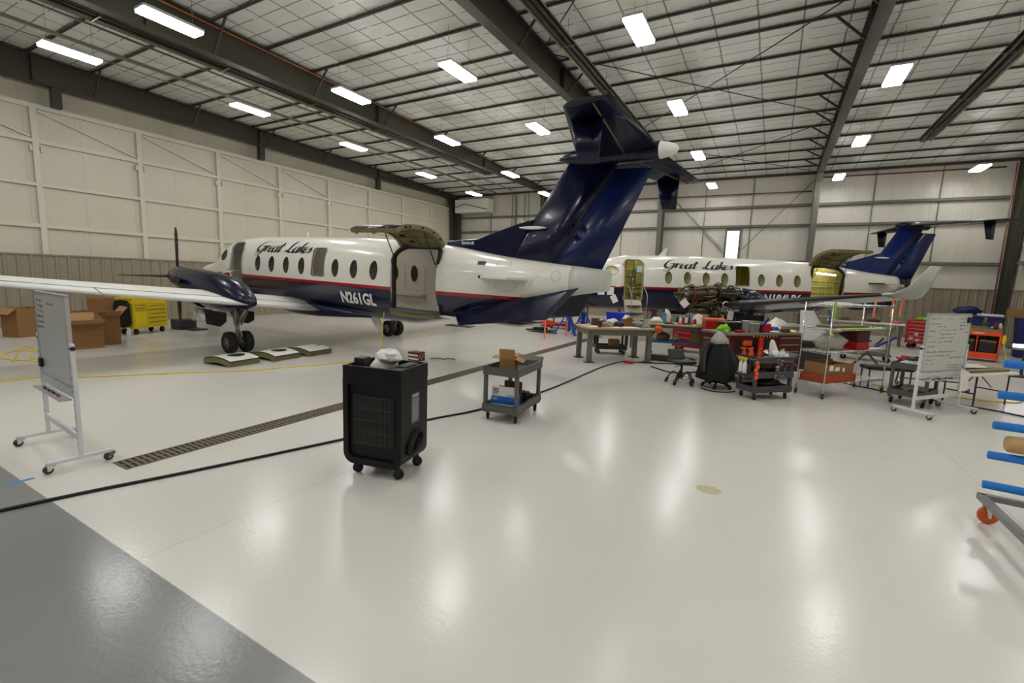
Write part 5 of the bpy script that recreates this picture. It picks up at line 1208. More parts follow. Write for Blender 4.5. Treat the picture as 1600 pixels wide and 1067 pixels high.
# a short rail hung on the cart end carries the two spray bottles
mb = MB(); mb.bar((-.035, -.02, .8), (-.035, .48, .8), .03, .02); mb.box(-.12, -.02, .1, .36, .5, .515); mb.bar((-.03, .12, .5), (-.03, .12, .8), .015); mb.bar((-.03, .34, .5), (-.03, .34, .8), .015); on(C2, 'bottle_rack', 'small wire rack hung on the end of the dark three-shelf cart', 'rack', mb, M_steel)
spray('clear spray bottle with yellow trigger, farther on the cart end', at(C2, -.083, .28, .517), radians(200), .3, M_clear, M_yellow)
spray('clear spray bottle with yellow trigger, nearer on the cart end', at(C2, -.083, .18, .517), radians(200), .3, M_clear, M_yellow)
for q, (u, v, z, lb) in enumerate(((.02, .42, .84, 'first'), (.1, .34, .84, 'second'), (.2, .42, .84, 'third'), (.28, .3, .84, 'fourth'))):
    spray('orange spray trigger bottle, %s from the left end of the dark cart top' % lb, at(C2, u + .05, v - .02, .741), radians(180 + 40 * q), .24, M_orange if q % 2 else mat('red_orange', (222, 60, 30), .4), M_orange)
mb = MB()
for q in range(5): mb.ell((-.02 + .015 * (q % 2), -.055 + .01 * (q % 3), .46 + .07 * q), (.035, .035, .04), 8, 6)
on(C2, 'orange_clamps', 'orange clamps hung on the corner of the dark three-shelf cart', 'clamps', mb, M_orange)
mb = MB(); mb.ell((.34, .14, .9), (.06, .06, .06), 12, 8, jit=.1, rnd=random.Random(3)); mb.tube((.36, .12, .9), (.47, .08, .85), .008, n=6); mb.tube((.38, .16, .9), (.5, .12, .85), .008, n=6); on(C2, 'heat_gun', 'white and chrome tool with prongs on the dark cart top', 'tool', mb, M_chrome)
bottle('white jar with red lid on the dark three-shelf cart top', at(C2, .52, .3, .741), .045, .2, M_clear, M_red, .9, 'jar')
mb = MB(); mb.lathe([(.05, 0), (.052, .2), (.048, .2), (.046, .01)], 14); o = mono('plastic_cup', 'clear plastic measuring cup on the dark cart top', 'cup', mb, M_clear); o.location = at(C2, .56, .14, .741)
mb = MB(); mb.loft([[(.66 + r_ * cos(a) + sh, .26 + r_ * .6 * sin(a), z_) for a in [2 * pi * q / 12 for q in range(12)]] for r_, z_, sh in ((.13, .745, 0), (.11, .9, -.02), (.07, 1.05, -.06), (.05, 1.12, -.08), (.015, 1.15, -.08))]); on(C2, 'white_rag', 'white paper rag standing in a peak on the dark cart top', 'rag', mb, M_cloth, sub=1)
for lb, u, v, r_, h_, b_, c_ in (('short white bottle, leftmost of the white bottles on the dark cart top', .74, .1, .035, .12, M_clear, M_clear), ('tall white bottle beside the short one on the dark cart top', .8, .2, .045, .2, M_clear, M_clear), ('white bottle with a pink pump on the dark cart top', .86, .12, .042, .19, M_clear, mat('pink_plastic', (206, 130, 150), .4)),
                               ('white pump bottle with yellow spout on the dark cart top', .9, .25, .045, .22, M_clear, M_yellow), ('white squeeze bottle with green nozzle at the right end of the dark cart', .88, .36, .04, .2, M_clear, M_green)):
    bottle(lb, at(C2, u - .04, v, .741), r_, h_, b_, c_)
for lb, u, v, r_, h_, b_, c_ in (('teal spray can on the middle shelf of the dark cart', .6, .1, .035, .2, mat('teal_can', (110, 150, 140), .35, .4), M_clear), ('red spray can on the middle shelf of the dark cart', .68, .12, .032, .18, M_red, M_red), ('blue-green spray can with red cap on the middle shelf of the dark cart', .8, .12, .035, .21, mat('bluegreen_can', (60, 120, 130), .35, .4), M_red)):
    bottle(lb, at(C2, u, v, .451), r_, h_, b_, c_, .8, 'spray_can')
mb = MB(); mb.ell((.25, .22, .545), (.16, .15, .07), 12, 8, jit=.15); on(C2, 'black_cloth', 'black cloth bundle on the middle shelf of the dark cart', 'cloth', mb, M_black)
mb = MB(); mb.ell((.5, .22, .3), (.3, .14, .1), 14, 8, jit=.2, rnd=random.Random(6)); on(C2, 'black_hoses', 'black hoses heaped on the bottom shelf of the dark cart', 'hoses', mb, M_rubber)
for q, (u, z) in enumerate(((.52, .76), (.6, .74), (.48, .45), (.64, .44))):
    mb = MB(); mb.path([(u + .03 * cos(a), -.012, z + .045 * sin(a)) for a in [pi * .2 + 1.5 * pi * g / 12 for g in range(13)]], .006, 6); on(C2, 'wire_hook', ('upper left', 'upper right', 'lower left', 'lower right')[q] + ' steel hook on the dark cart side', 'hook', mb, M_chrome)
# --- chrome wire shelving
SH = thing('wire_shelf', 'tall chrome wire shelving on casters between the maroon chest and the whiteboard', 'shelving', (1.03, 10.8, 0), radians(53))
Ls, Ws = 1.96, .55
for x in (0, Ls):
    for y in (0, Ws):
        mb = MB(); mb.tube((x, y, .13), (x, y, 1.9), .0135, n=10); mb.build('post', M_chrome, SH); caster(SH, x, y, .14, .062, M_dgray, M_chrome, .8)
for z in (.3, .93, 1.39, 1.86):
    mb = MB()
    for y in (0, Ws): mb.tube((0, y, z), (Ls, y, z), .008, n=6); mb.tube((0, y, z - .03), (Ls, y, z - .03), .006, n=6)
    for x in (0, Ls): mb.tube((x, 0, z), (x, Ws, z), .008, n=6); mb.tube((x, 0, z - .03), (x, Ws, z - .03), .006, n=6)
    for q in range(1, 42): mb.tube((Ls * q / 42, 0, z + .006), (Ls * q / 42, Ws, z + .006), .003, n=4)
    mb.path([(Ls * q / 40, 0, z - (.03 if q % 2 else 0)) for q in range(41)], .003, 4); mb.build('wire_deck', M_chrome, SH)
mb = MB(); mb.box(.05, 1.7, .02, .03, .0, .0); 
mb = MB(); pan(mb, .03, 1.0, .0, .52, .31, .47, .02); on(SH, 'orange_tray', 'long orange-brown tray on the bottom wire shelf', 'tray', mb, mat('orange_brown_carton', (168, 70, 36), .7), bevel=.004)
mb = MB(); mb.box(.07, .96, .04, .48, .335, .345); mb.box(.07, .96, .04, .05, .345, .68); mb.box(.07, .96, .47, .48, .345, .7); mb.box(.07, .08, .05, .47, .345, .7); mb.box(.95, .96, .05, .47, .345, .66); mb.m = 1; mb.box(.18, .3, .036, .04, .55, .66); mb.box(.36, .5, .036, .04, .54, .62); mb.box(.6, .66, .036, .04, .52, .6); on(SH, 'long_carton', 'long open cardboard carton with white labels in the orange tray', 'box', mb, [M_card, M_paper])
mb = MB(); mb.box(.98, 1.38, .05, .45, 1.1, 1.36); mb.m = 1; mb.box(.975, 1.385, .045, .455, .945, 1.1); on(SH, 'maroon_case', 'dark maroon case with red base on the middle wire shelf', 'case', mb, [mat('dark_maroon_case', (70, 8, 12), .5), M_red], bevel=.01)
k = NT('clear_plastic_sheet'); k.b.inputs['Roughness'].default_value = .25; k.b.inputs['Transmission Weight'].default_value = .55
k.link(k.mix(k.noise(k.coord(), 6.), lin((190, 184, 166)), lin((236, 232, 220))), k.b.inputs['Base Color']); k.bump(k.noise(k.coord(), 9., 4.), .6, .05); M_sheet = k.m
mb = MB(); mb.ell((.48, .27, 1.1), (.42, .2, .17), 20, 12, jit=.16, z0=-.8, rnd=random.Random(7)); on(SH, 'bagged_parts', 'clear plastic bags of parts heaped on the middle wire shelf', 'bag', mb, M_sheet)
mb = MB(); mb.ell((.42, .2, 1.345), (.2, .12, .035), 12, 8, jit=.2, rnd=random.Random(9)); on(SH, 'crumpled_rag', 'tan crumpled cloth on the clear bags on the wire shelf', 'rag', mb, M_tan)
mb = MB(); mb.box(.35, 1.74, -.04, -.016, 1.375, 1.4); on(SH, 'lime_tube', 'long lime green strip along the third wire shelf', 'strip', mb, M_lime)
mb = MB(); mb.box(.2, 1.3, .12, .42, 1.4, 1.45); mb.box(.5, 1.6, .2, .5, 1.4, 1.43); on(SH, 'flat_panel', 'long olive aircraft panel lying on the third wire shelf', 'aircraft panel', mb, M_oak, bevel=.01)
mb = MB(); mb.box(.3, .95, .1, .5, 1.872, 1.89); mb.box(.4, .8, .15, .45, 1.89, 1.91); on(SH, 'paper_stack', 'stack of white papers on the top wire shelf', 'papers', mb, M_paper)
mb = MB(); mb.path(catmull([(0.0, -.03, 1.93), (.0, -.035, 1.75), (.01, -.03, 1.6)], 4), .018, 6); on(SH, 'lime_tag', 'lime green tag hanging at the top of the wire shelf post', 'tag', mb, M_lime)
mb = MB(); mb.ell((.0, -.03, 1.28), (.045, .03, .05), 10, 7, jit=.2); on(SH, 'lime_tie', 'lime green tie knotted on the wire shelf post', 'tie', mb, M_lime)
mb = MB(); mb.box(1.42, 1.9, .05, .4, .945, .965); mb.m = 1; mb.tube((1.45, .12, .98), (1.88, .25, .98), .014, n=6); on(SH, 'red_rod', 'white board with red rod at the right end of the middle wire shelf', 'board', mb, [M_paper, M_red])
# padded creeper beyond the shelving
CR = thing('padded_bench', 'low black padded bench behind the wire shelving', 'bench', (2.0, 12.75, 0), radians(20))
mb = MB(); mb.prism(rrect(0, .95, 0, .4, .06, 4), .42, .5); mb.build('pad', M_black, CR, bevel=.02)
for x in (.06, .89):
    for y in (.05, .35): mb = MB(); mb.tube((x, y, 0), (x, y, .42), .016, n=8); mb.build('leg', M_dgray, CR)
# --- plastic cart by the whiteboard
C4 = cart('large grey plastic cart heaped with hoses behind the right whiteboard', (2.66, 11.1), radians(66), .8, .6, .82, (.3, .82), M_gray)
for q, (lb, mm) in enumerate((('tan air hose coiled on the large grey cart', M_tan), ('black cable heaped on the large grey cart', M_rubber), ('red hose lying on the large grey cart', M_red))):
    rr = random.Random(q + 20); pts = [(.08 + .64 * g / 10, .09 + .19 * q + .09 * (g % 2) + rr.uniform(0, .02), .85 + rr.uniform(0, .05)) for g in range(11)]; mb = MB(); mb.path(catmull(pts, 6), .014, 7); on(C4, 'air_hose', lb, 'hose', mb, mm)
mb = MB(); mb.box(.1, .6, .1, .5, .722, .83); on(C4, 'white_tray', 'white tray on the large grey cart', 'tray', mb, M_clear, bevel=.02)
mb = MB(); mb.ell((.4, .3, .29), (.26, .18, .07), 14, 8, jit=.15); on(C4, 'olive_cloth', 'olive cloth on the bottom shelf of the large grey cart', 'cloth', mb, M_tan)
# --- folding table
def onf(*a, **k):
    q = on(*a, **k); q.location.z -= .08; return q
FT = thing('folding_table', 'white plastic folding table with dark legs behind the right whiteboard', 'table', (3.16, 11.2, 0), radians(46))
FT.location = (3.3, 11.62, 0)
mb = MB(); mb.prism(rrect(0, 1.6, 0, .76, .08, 6), .62, .665); mb.build('tabletop', M_white, FT, bevel=.01)
M_legn = mat('dark_navy_tube', (22, 22, 44), .4)
for x in (.5, 1.45):
    mb = MB(); mb.path([(x, .1, .62), (x, .1, .12), (x, .1, .0)], .014, 8); mb.path([(x, .6, .62), (x, .6, .0)], .014, 8); mb.path([(x, .1, .25), (x, .6, .25)], .014, 8); mb.build('leg', M_legn, FT)
    mb = MB(); mb.tube((x, .35, .3), (.98, .35, .62), .011, n=6); mb.build('stay', M_legn, FT)
mb = MB(); mb.loft([[(.2, .1, .75), (1.5, .12, .75), (1.55, .5, .75), (.2, .55, .75)], [(.2, .1, .8), (1.45, .12, .8), (1.5, .48, .8), (.2, .55, .82)]], smooth=False); onf(FT, 'aircraft_panel', 'olive aircraft fairing lying on the white folding table', 'aircraft panel', mb, M_oak, bevel=.01)
mb = MB(); mb.loft([[(.3, .2, .83), (1.15, .25, .81), (1.15, .62, .81), (.3, .66, .83)], [(.35, .26, .9), (1.0, .3, .84), (1.0, .56, .84), (.35, .6, .9)]], smooth=False); onf(FT, 'white_fairing', 'white curved fairing resting on the olive one', 'aircraft panel', mb, M_clear, bevel=.015)
mb = MB(); mb.box(.95, 1.08, .35, .46, .845, .85); onf(FT, 'yellow_note', 'yellow note on the white fairing', 'note', mb, M_yellow)
# small frame with casters behind the table
FR = thing('low_frame_trolley', 'low grey frame trolley behind the right whiteboard', 'trolley', (2.75, 13.75, 0), radians(10))
mb = MB(); mb.bar((0, 0, .5), (1.2, 0, .5), .05); mb.bar((0, 0, .18), (1.2, 0, .18), .03); mb.build('rail', M_gray, FR)
for x in (0, 1.2):
    for y in (-.14, .14): mb = MB(); mb.bar((x, y * .2, .5), (x, y, .08), .03); mb.build('leg', M_gray, FR); caster(FR, x, y, .09, .04)
# --- foam-tube rack at the right edge
RK = thing('tube_rack', 'rack of blue foam-covered arms on an orange-wheeled base at right', 'rack', (1.9, 5.85, 0), radians(-4))
M_foam = mat('blue_pipe_foam', (28, 118, 204), .7, var=.06, bump=.1); M_rkst = mat('grey_rack_steel', (120, 120, 118), .4, .3, var=.08)
for q, z in enumerate((.37, .66, .95, 1.24, 1.53)):
    mb = MB(); x0 = .0; R_ = .038
    mb.lathe([(.018, 0), (R_, 0), (R_, 1.1), (.018, 1.1)], 18, 0, Mx((0, 1, 0), (0, 0, 1), (1, 0, 0), o=(x0, 0, z))); mb.m = 1; mb.tube((x0 + .012, 0, z), (1.16, 0, z), .0178, n=12); mb.build('foam_arm', [M_foam, M_dgray], RK)
mb = MB(); mb.bar((1.16, 0, .24), (1.16, 0, 1.7), .06); mb.build('upright', M_rkst, RK)
mb = MB(); mb.bar((-.02, 0, .25), (1.25, 0, .25), .06, .05); mb.bar((0, 0, .25), (.12, -1.4, .25), .06, .05); mb.build('base_frame', M_rkst, RK)
M_ow = mat('orange_caster_wheel', (204, 84, 30), .4)
caster(RK, .05, -.02, .225, .085, M_ow, M_chrome, .3); caster(RK, 1.15, 0, .225, .085, M_ow, M_chrome, .3); caster(RK, .12, -1.35, .225, .085, M_ow, M_chrome, .3)
mb = MB(); mb.loft([[(.26 + u, r_ * cos(a), .793 + r_ * .9 * sin(a)) for a in [2 * pi * q / 16 for q in range(16)]] for u, r_ in ((-.16, .07), (-.14, .085), (.1, .088), (.5, .08), (.6, .04))]); on(RK, 'duct_piece', 'tan duct piece hung between the blue rack arms', 'duct', mb, mat('tan_duct', (186, 150, 100), .6, bump=.1))
# --- far right: red chest, orange bench, blue bins, black bags
RC = chest('red_roller_chest', 'tall red roller chest with stickers far behind the whiteboard', (4.72, 23.7), radians(-28), 1.2, .7, .2, 1.12, [(.05, .74, 6), (.77, 1.16, 5)], M_red)
mb = MB()
for x, z in ((.15, .35), (.35, .3), (.3, .52), (.95, .4), (.6, .33)): mb.box(x, x + .12, -.04, -.033, z, z + .1)
mb.build('stickers', mat('pale_stickers', (170, 176, 190), .5, var=.6, ns=40), RC)
for lb, u, mm, c_ in (('white pump bottle on the tall red roller chest', .95, M_clear, M_yellow), ('blue bottle on the tall red roller chest', .7, M_tblue, M_tblue)): bottle(lb, at(RC, u, .3, 1.122), .06, .26, mm, c_)
mb = MB(); mb.ell((.4, .35, 1.155), (.22, .18, .08), 12, 8, jit=.2, z0=-.35); on(RC, 'lime_rag', 'lime green rag on the tall red roller chest', 'rag', mb, M_lime)
OB = thing('orange_workbench', 'orange workbench with black bags on its shelf at far right', 'workbench', (5.72, 20.95, 0), radians(-15))
M_ob = mat('orange_bench_paint', (222, 74, 22), .4, var=.06)
mb = MB(); mb.box(0, .86, 0, .65, 1.0, 1.08); mb.build('worktop', mat('olive_bench_top', (122, 116, 76), .7, var=.2), OB, bevel=.006)
mb = MB(); mb.box(0, .86, .0, .04, .86, 1.0); mb.box(0, .86, .6, .64, .1, 1.0); mb.box(0, .04, .0, .64, .0, 1.0); mb.box(.3, .33, .0, .64, .1, .9); mb.box(.82, .86, 0, .64, 0, 1.0); mb.box(0, .86, 0, .64, .1, .3); mb.build('cabinet', M_ob, OB, bevel=.006)
mb = MB()
for q, wq in enumerate((.03, .045, .03, .05, .035, .04)): mb.box(.2 + .045 * q, .2 + .045 * q + wq * .8, -.003, 0, .915 + .004 * (q % 2), .955)
mb.build('bench_lettering', M_paper, OB)
for x0, x1, lb in ((.05, .28, 'black tool bag with yellow trim on the orange bench shelf, left'), (.36, .8, 'wide black tool bag with yellow trim on the orange bench shelf')):
    t = thing('tool_bag', lb, 'bag', at(OB, 0, 0, 0), OB.rotation_euler.z, 'black tool bags on the orange bench')
    mb = MB(); mb.box(x0, x1, .02, .45, .302, .74); mb.build('bag_body', M_black, t, bevel=.04)
    mb = MB(); mb.bar((x0 + .03, .012, .69), (x1 - .03, .012, .66), .05, .02); mb.build('yellow_trim', mat('olive_yellow_trim', (150, 146, 30), .6), t)
    mb = MB(); mb.path([(x0 + .1 + (x1 - x0 - .2) * g / 8, .2, .73 + .09 * sin(pi * g / 8)) for g in range(9)], .02, 8); mb.build('bag_handle', M_black, t)
mb = MB(); mb.ell((.93, -.03, .78), (.055, .035, .15), 12, 8); mb.path(catmull([(.93, -.03, .66), (.98, -.1, .4), (1.08, -.2, .03)], 5), .012, 6); on(OB, 'cord_reel', 'yellow cord reel hanging on the orange bench corner', 'cord reel', mb, M_yellow)
mb = MB(); mb.box(.05, .5, .1, .4, 1.081, 1.12); mb.box(.1, .55, .15, .4, 1.12, 1.15); on(OB, 'timber_stack', 'olive slats stacked on the orange bench', 'slats', mb, M_oak)
for lb, u, v, r_, h_, b_, c_ in (('dark red bottle on the right end of the orange bench', .7, .2, .06, .22, M_maroon, M_red), ('pale bottle at the right end of the orange bench', .8, .3, .06, .2, mat('pale_bottle', (196, 186, 150), .4), M_clear), ('green bottle at the back of the orange bench', .45, .55, .07, .34, mat('dark_green_bottle', (48, 66, 50), .4), M_tan)): bottle(lb, at(OB, u, v, 1.081), r_, h_, b_, c_)
mb = MB(); mb.ell((.68, .46, 1.115), (.09, .1, .045), 10, 7, jit=.2, z0=-.7); on(OB, 'blue_rag', 'light blue and white rag on the orange bench', 'rag', mb, mat('pale_blue_cloth', (170, 196, 214), .9))
M_bin = mat('dark_blue_bin', (16, 28, 88), .45, var=.08)
for x, y, h, lb in ((7.0, 23.75, 1.42, 'dark blue storage bin behind the orange bench, left one'), (8.2, 23.55, 1.42, 'dark blue storage bin near the right wall'), (8.0, 21.2, .95, 'low dark blue bin right of the orange bench')):
    t = thing('storage_bin', lb, 'bin', (x, y, 0), radians(-12), 'dark blue storage bins at far right')
    mb = MB(); mb.loft([[(-.38, -.33, 0), (.38, -.33, 0), (.38, .33, 0), (-.38, .33, 0)], [(-.44, -.38, h - .08), (.44, -.38, h - .08), (.44, .38, h - .08), (-.44, .38, h - .08)]], smooth=False); mb.build('bin_body', M_bin, t, bevel=.03)
    mb = MB(); mb.box(-.47, .47, -.41, .41, h - .08, h); mb.build('bin_lid', M_bin, t, bevel=.02)
flapbox('brown cardboard box on top of the dark blue bins', (7.5, 23.6, 1.422), radians(-12), .85, .4, .3, {})
mb = MB(); mb.box(6.8, 7.4, 23.5, 24.0, 1.422, 1.49); mono('white_tray', 'white flat tray on the left dark blue bin', 'tray', mb, M_paper)
mb = MB(); mb.ell((6.15, 25.0, .85), (.4, .38, .5), 16, 10, jit=.08); mb.box(5.85, 6.45, 24.75, 25.3, 0, .6); mono('covered_machine', 'black covered machine behind the right whiteboard', 'machine', mb, M_black, sub=1)
mb = MB(); mb.ell((7.6, 27.9, 1.45), (.45, .2, .22), 12, 8, jit=.2); mb.box(7.3, 7.9, 27.7, 28.1, 0, 1.35); mono('blue_cover', 'dark blue covered stand against the far wall', 'stand', mb, M_bin)
mb = MB(); mb.box(4.1, 4.55, YF - .24, YF - .07, 1.15, 1.75); mono('wall_panel_box', 'grey electrical box on the far wall', 'electrical box', mb, M_gray, bevel=.02)
mb = MB(); mb.box(5.75, 6.45, 17.3, 17.42, .82, .9); mono('work_light_bar', 'bright white tube light at the right edge', 'lamp', mb, emat('tube_light', (245, 245, 255), 6.)); 
LS = thing('light_stand', 'dark stand carrying the bright tube light at right', 'stand', (6.1, 17.45, 0))
mb = MB(); mb.tube((0, 0, 0), (.25, .0, 2.0), .02, n=8); mb.box(-.35, .35, -.02, .3, .74, .815); mb.box(-.3, .3, -.1, .3, 0, .05); mb.bar((.0, .25, 0), (0, .25, .78), .05); mb.build('frame', M_dgray, LS)
# far wall table and grey frames seen through the wire shelving
FW = thing('long_white_table', 'long white table by the far wall seen through the wire shelving', 'table', (2.1, 24.0, 0), radians(-8))
mb = MB(); mb.box(0, 2.6, 0, .8, .86, .92); mb.build('tabletop', M_white, FW)
for x in (.1, 2.5):
    for y in (.08, .72): mb = MB(); mb.box(x - .04, x + .04, y - .04, y + .04, 0, .86); mb.build('leg', M_gray, FW)
for lb, u, mm in (('brown parts pile on the long white table', 1.6, M_brown), ('pink cloth on the long white table', 2.3, mat('pink_cloth', (206, 120, 120), .9)), ('tan rag on the long white table', .6, M_tan)):
    mb = MB(); mb.ell((u, .4, .96), (.22, .18, .07), 12, 8, jit=.25, z0=-.5); on(FW, 'cloth_pile', lb, 'cloth', mb, mm)
SW = thing('sawhorse', 'folding stand with red and blue bars behind the wire shelving', 'stand', (2.4, 15.8, 0), radians(20))
mb = MB(); mb.bar((-.45, 0, 0), (.35, 0, .9), .05, .04); mb.bar((.45, 0, 0), (-.1, 0, .6), .05, .04); mb.build('leg', M_dgray, SW)
mb = MB(); mb.bar((.0, -.1, .6), (.6, -.1, .95), .07, .05); mb.bar((-.5, .1, .85), (.1, .1, .8), .07, .05); mb.build('blue_bar', M_blue, SW)
mb = MB(); mb.bar((-.5, -.05, .62), (.35, -.05, .58), .08, .07); mb.build('red_bar', M_red, SW)
GF = thing('grey_frame_trolley', 'grey open frame trolley behind the wire shelving', 'trolley', (2.1, 17.9, 0), radians(-5))
for x in (0, .55, 1.1): 
    mb = MB(); mb.box(x - .05, x + .05, 0, .08, .2, 1.0); mb.build('upright', M_gray, GF)
mb = MB(); mb.box(-.1, 1.2, -.02, .7, 1.0, 1.08); mb.build('deck', M_gray, GF); mb = MB(); mb.box(-.1, 1.2, -.02, .7, .18, .26); mb.build('base', M_gray, GF)
for x in (0, 1.1):
    for y in (.05, .6): caster(GF, x, y, .19, .08)
# step ladder pieces (blue) behind the shelving
LD = thing('blue_step_ladder', 'blue step ladder behind the wire shelving', 'ladder', (1.55, 19.6, 0), radians(20))
for x in (0, .5): mb = MB(); mb.bar((x, 0, 0), (x, .6, 1.45), .06, .04); mb.build('stile', M_steelblue, LD)
for q in range(4): mb = MB(); mb.box(0, .5, .1 + .12 * q, .25 + .12 * q, .3 + .3 * q, .33 + .3 * q); mb.build('step', M_alum, LD)

# ================================================================== SMALL THINGS ON THE BENCHES
rr = random.Random(42)
def blob(o, name, label, cat, u, v, z, r, m, jit=.2, z0=-.5, seed=1, sub=0):
    mb = MB(); mb.ell((u, v, z + r[2] * -z0), r, 14, 9, jit=jit, z0=z0, rnd=random.Random(seed)); return on(o, name, label, cat, mb, m, sub=sub)
def block(o, name, label, cat, u, v, z, d, m, rz=0., bevel=.006):
    mb = MB(); c, s = cos(rz), sin(rz); mb.cbox((0, 0, d[2] / 2), d, 0, Mx((c, s, 0), (-s, c, 0), (0, 0, 1), o=(u, v, z))); return on(o, name, label, cat, mb, m, bevel=bevel)
Z1 = .942
block(TB, 'paper_sheet', 'white paper at the near left of the wooden table', 'paper', .35, .4, Z1, (.34, .26, .004), M_paper, .3, 0)
block(TB, 'paper_sheet', 'white paper near the middle of the wooden table', 'paper', .8, .3, Z1, (.4, .28, .004), M_paper, -.2, 0)
block(TB, 'paper_sheet', 'white paper at the right of the wooden table front edge', 'paper', 1.3, .2, Z1, (.5, .28, .006), M_paper, .1, 0)
block(TB, 'paper_sheet', 'blue-edged white sheet at the far right of the wooden table', 'paper', 1.68, .3, Z1, (.3, .24, .012), M_blue, .4, 0)
bottle('dark maroon can at the left of the wooden table', at(TB, .42, .22, Z1), .055, .2, M_maroon, mat('teal_lid', (90, 150, 160), .4), .95, 'can')
block(TB, 'brown_box', 'brown block on the wooden table behind the maroon can', 'box', .5, .75, Z1, (.2, .16, .2), M_brown, .2)
block(TB, 'yellow_case', 'yellow flat case on the wooden table', 'case', .74, .92, Z1, (.2, .12, .05), M_yellow, .2)
blob(TB, 'tan_rag', 'tan crumpled rag on the wooden table', 'rag', .7, .36, Z1, (.17, .12, .1), M_tan, seed=3, sub=1)
blob(TB, 'black_cloth', 'black and white cloth at the middle of the wooden table', 'cloth', 1.05, .45, Z1, (.16, .1, .1), M_black, seed=4)
blob(TB, 'white_rag', 'white crumpled rag at the back of the wooden table', 'rag', 1.05, .85, Z1, (.18, .14, .12), M_cloth, seed=5, sub=1)
flapbox('small open cardboard carton on the wooden table', at(TB, 1.3, .55, Z1), radians(50), .22, .2, .2, {'f': (.6, .1)})
blob(TB, 'white_rag', 'white cloth poking up behind the small carton', 'rag', 1.5, .95, Z1, (.13, .1, .2), M_cloth, seed=6, sub=1)
blob(TB, 'grey_rag', 'grey and white rag near the right end of the wooden table', 'rag', 1.7, .66, Z1, (.18, .14, .1), mat('grey_cloth', (150, 148, 140), .9, bump=.2), seed=7, sub=1)
blob(TB, 'orange_gloves', 'orange cable bundle hanging at the right corner of the wooden table', 'cable bundle', 2.06, .06, .82, (.09, .1, .1), M_orange, .3, -.9, 8)
mb = MB(); mb.prism(rrect(-.32, .32, -.22, .22, .05, 4), 0, .02); mb.loft([[(-.3, -.2, .02), (.3, -.2, .02), (.3, .2, .02), (-.3, .2, .02)], [(-.34, -.24, .3), (.34, -.24, .3), (.34, .24, .3), (-.34, .24, .3)]], smooth=False); o = mono('blue_bin', 'bright blue plastic bin on the stand behind the wooden table', 'bin', mb, mat('bright_blue_bin', (20, 50, 190), .4), bevel=.02); o.location = (-4.55, 15.4, .86)
BS = thing('bin_stand', 'grey side stand under the bright blue bin', 'stand', (-4.55, 15.4, 0), .5)
mb = MB(); mb.box(-.7, .5, -.3, .3, .8, .858); mb.build('top', M_gray, BS)
for x in (-.65, .45):
    for y in (-.25, .25): mb = MB(); mb.box(x - .02, x + .02, y - .02, y + .02, 0, .8); mb.build('leg', M_dgray, BS)
Z2 = 1.002
blob(B2, 'white_gloves', 'white gloves at the left end of the blue workbench', 'gloves', .2, .4, Z2, (.17, .14, .11), M_cloth, seed=11, sub=1)
bottle('blue can standing on the left part of the blue workbench', at(B2, .42, .45, Z2), .045, .3, M_tblue, M_tblue, .9, 'can')
mb = MB(); mb.loft([[(.52 + r_ * cos(a) - sh, .5 + r_ * .6 * sin(a), z_) for a in [2 * pi * q / 12 for q in range(12)]] for r_, z_, sh in ((.09, Z2, 0), (.08, 1.15, .01), (.1, 1.28, .0), (.05, 1.4, .06), (.01, 1.43, .07))]); on(B2, 'white_bag', 'white upright bag beside the blue can', 'bag', mb, M_cloth, sub=1)
cols = [('pink', mat('pinkish_bottle', (196, 120, 140), .4)), ('teal', mat('teal_bottle', (30, 150, 150), .4)), ('dark red', M_maroon), ('pale', M_clear), ('purple', mat('purple_bottle', (90, 70, 150), .4)), ('white', M_white), ('dark blue', M_blue), ('tan', M_tan), ('red', M_red)]
for q, (nm, mm) in enumerate(cols):
    bottle('%s bottle in the row along the blue workbench' % nm, at(B2, .62 + .085 * q, .55 + .14 * rr.uniform(-1, 1), Z2), rr.uniform(.03, .05), rr.uniform(.16, .3), mm, (M_clear, M_red, M_blue, M_yellow)[q % 4])
bottle('yellow-necked bottle at the right of the blue workbench', at(B2, 1.38, .55, Z2), .045, .26, M_clear, M_yellow)
for q, (nm, mm, u, v) in enumerate((('red', M_red, .62, .2), ('black', M_black, .5, .15), ('orange-red', M_orange, .85, .22), ('black', M_black, 1.02, .3), ('lime green', M_lime, 1.36, .2), ('white', M_paper, .74, .35), ('grey', M_steel, 1.15, .18))):
    block(B2, 'hand_tool', '%s hand tool, number %d along the front of the blue workbench' % (nm, q + 1) if False else '%s hand tool lying %s on the blue workbench front' % (nm, ('near the left', 'by the left edge', 'left of centre', 'right of centre', 'at the right', 'behind the red one', 'between centre and right end')[q]), 'tool', u, v, Z2, (.16, .05, .04), mm, rr.uniform(-1, 1))
blob(B2, 'white_bag', 'white bag heap at the back right of the blue workbench', 'bag', 1.38, .76, Z2, (.13, .07, .2), M_cloth, seed=12, sub=1)
blob(B2, 'tan_tool_bag', 'tan tool bag on the lower shelf of the blue workbench', 'tool bag', .42, .35, .502, (.2, .16, .14), mat('brown_canvas', (96, 72, 52), .9, bump=.2), .15, -.6, 13, 1)
mb = MB(); mb.ell((.78, .25, .602), (.1, .09, .11), 12, 8, jit=.1, z0=-.85); mb.tube((.76, .2, .64), (.76, .16, .72), .04, n=10); on(B2, 'impact_driver', 'black and tan power tool on the lower shelf of the blue workbench', 'tool', mb, M_tan)
block(B2, 'cardboard_carton', 'closed cardboard carton at the right of the blue bench lower shelf', 'box', 1.35, .3, .502, (.3, .25, .3), M_card)
blob(B2, 'yellow_rag', 'yellow and white rags on the closed carton', 'rag', 1.32, .3, .803, (.12, .1, .07), mat('cream_rag', (220, 206, 150), .9, bump=.2), seed=14)
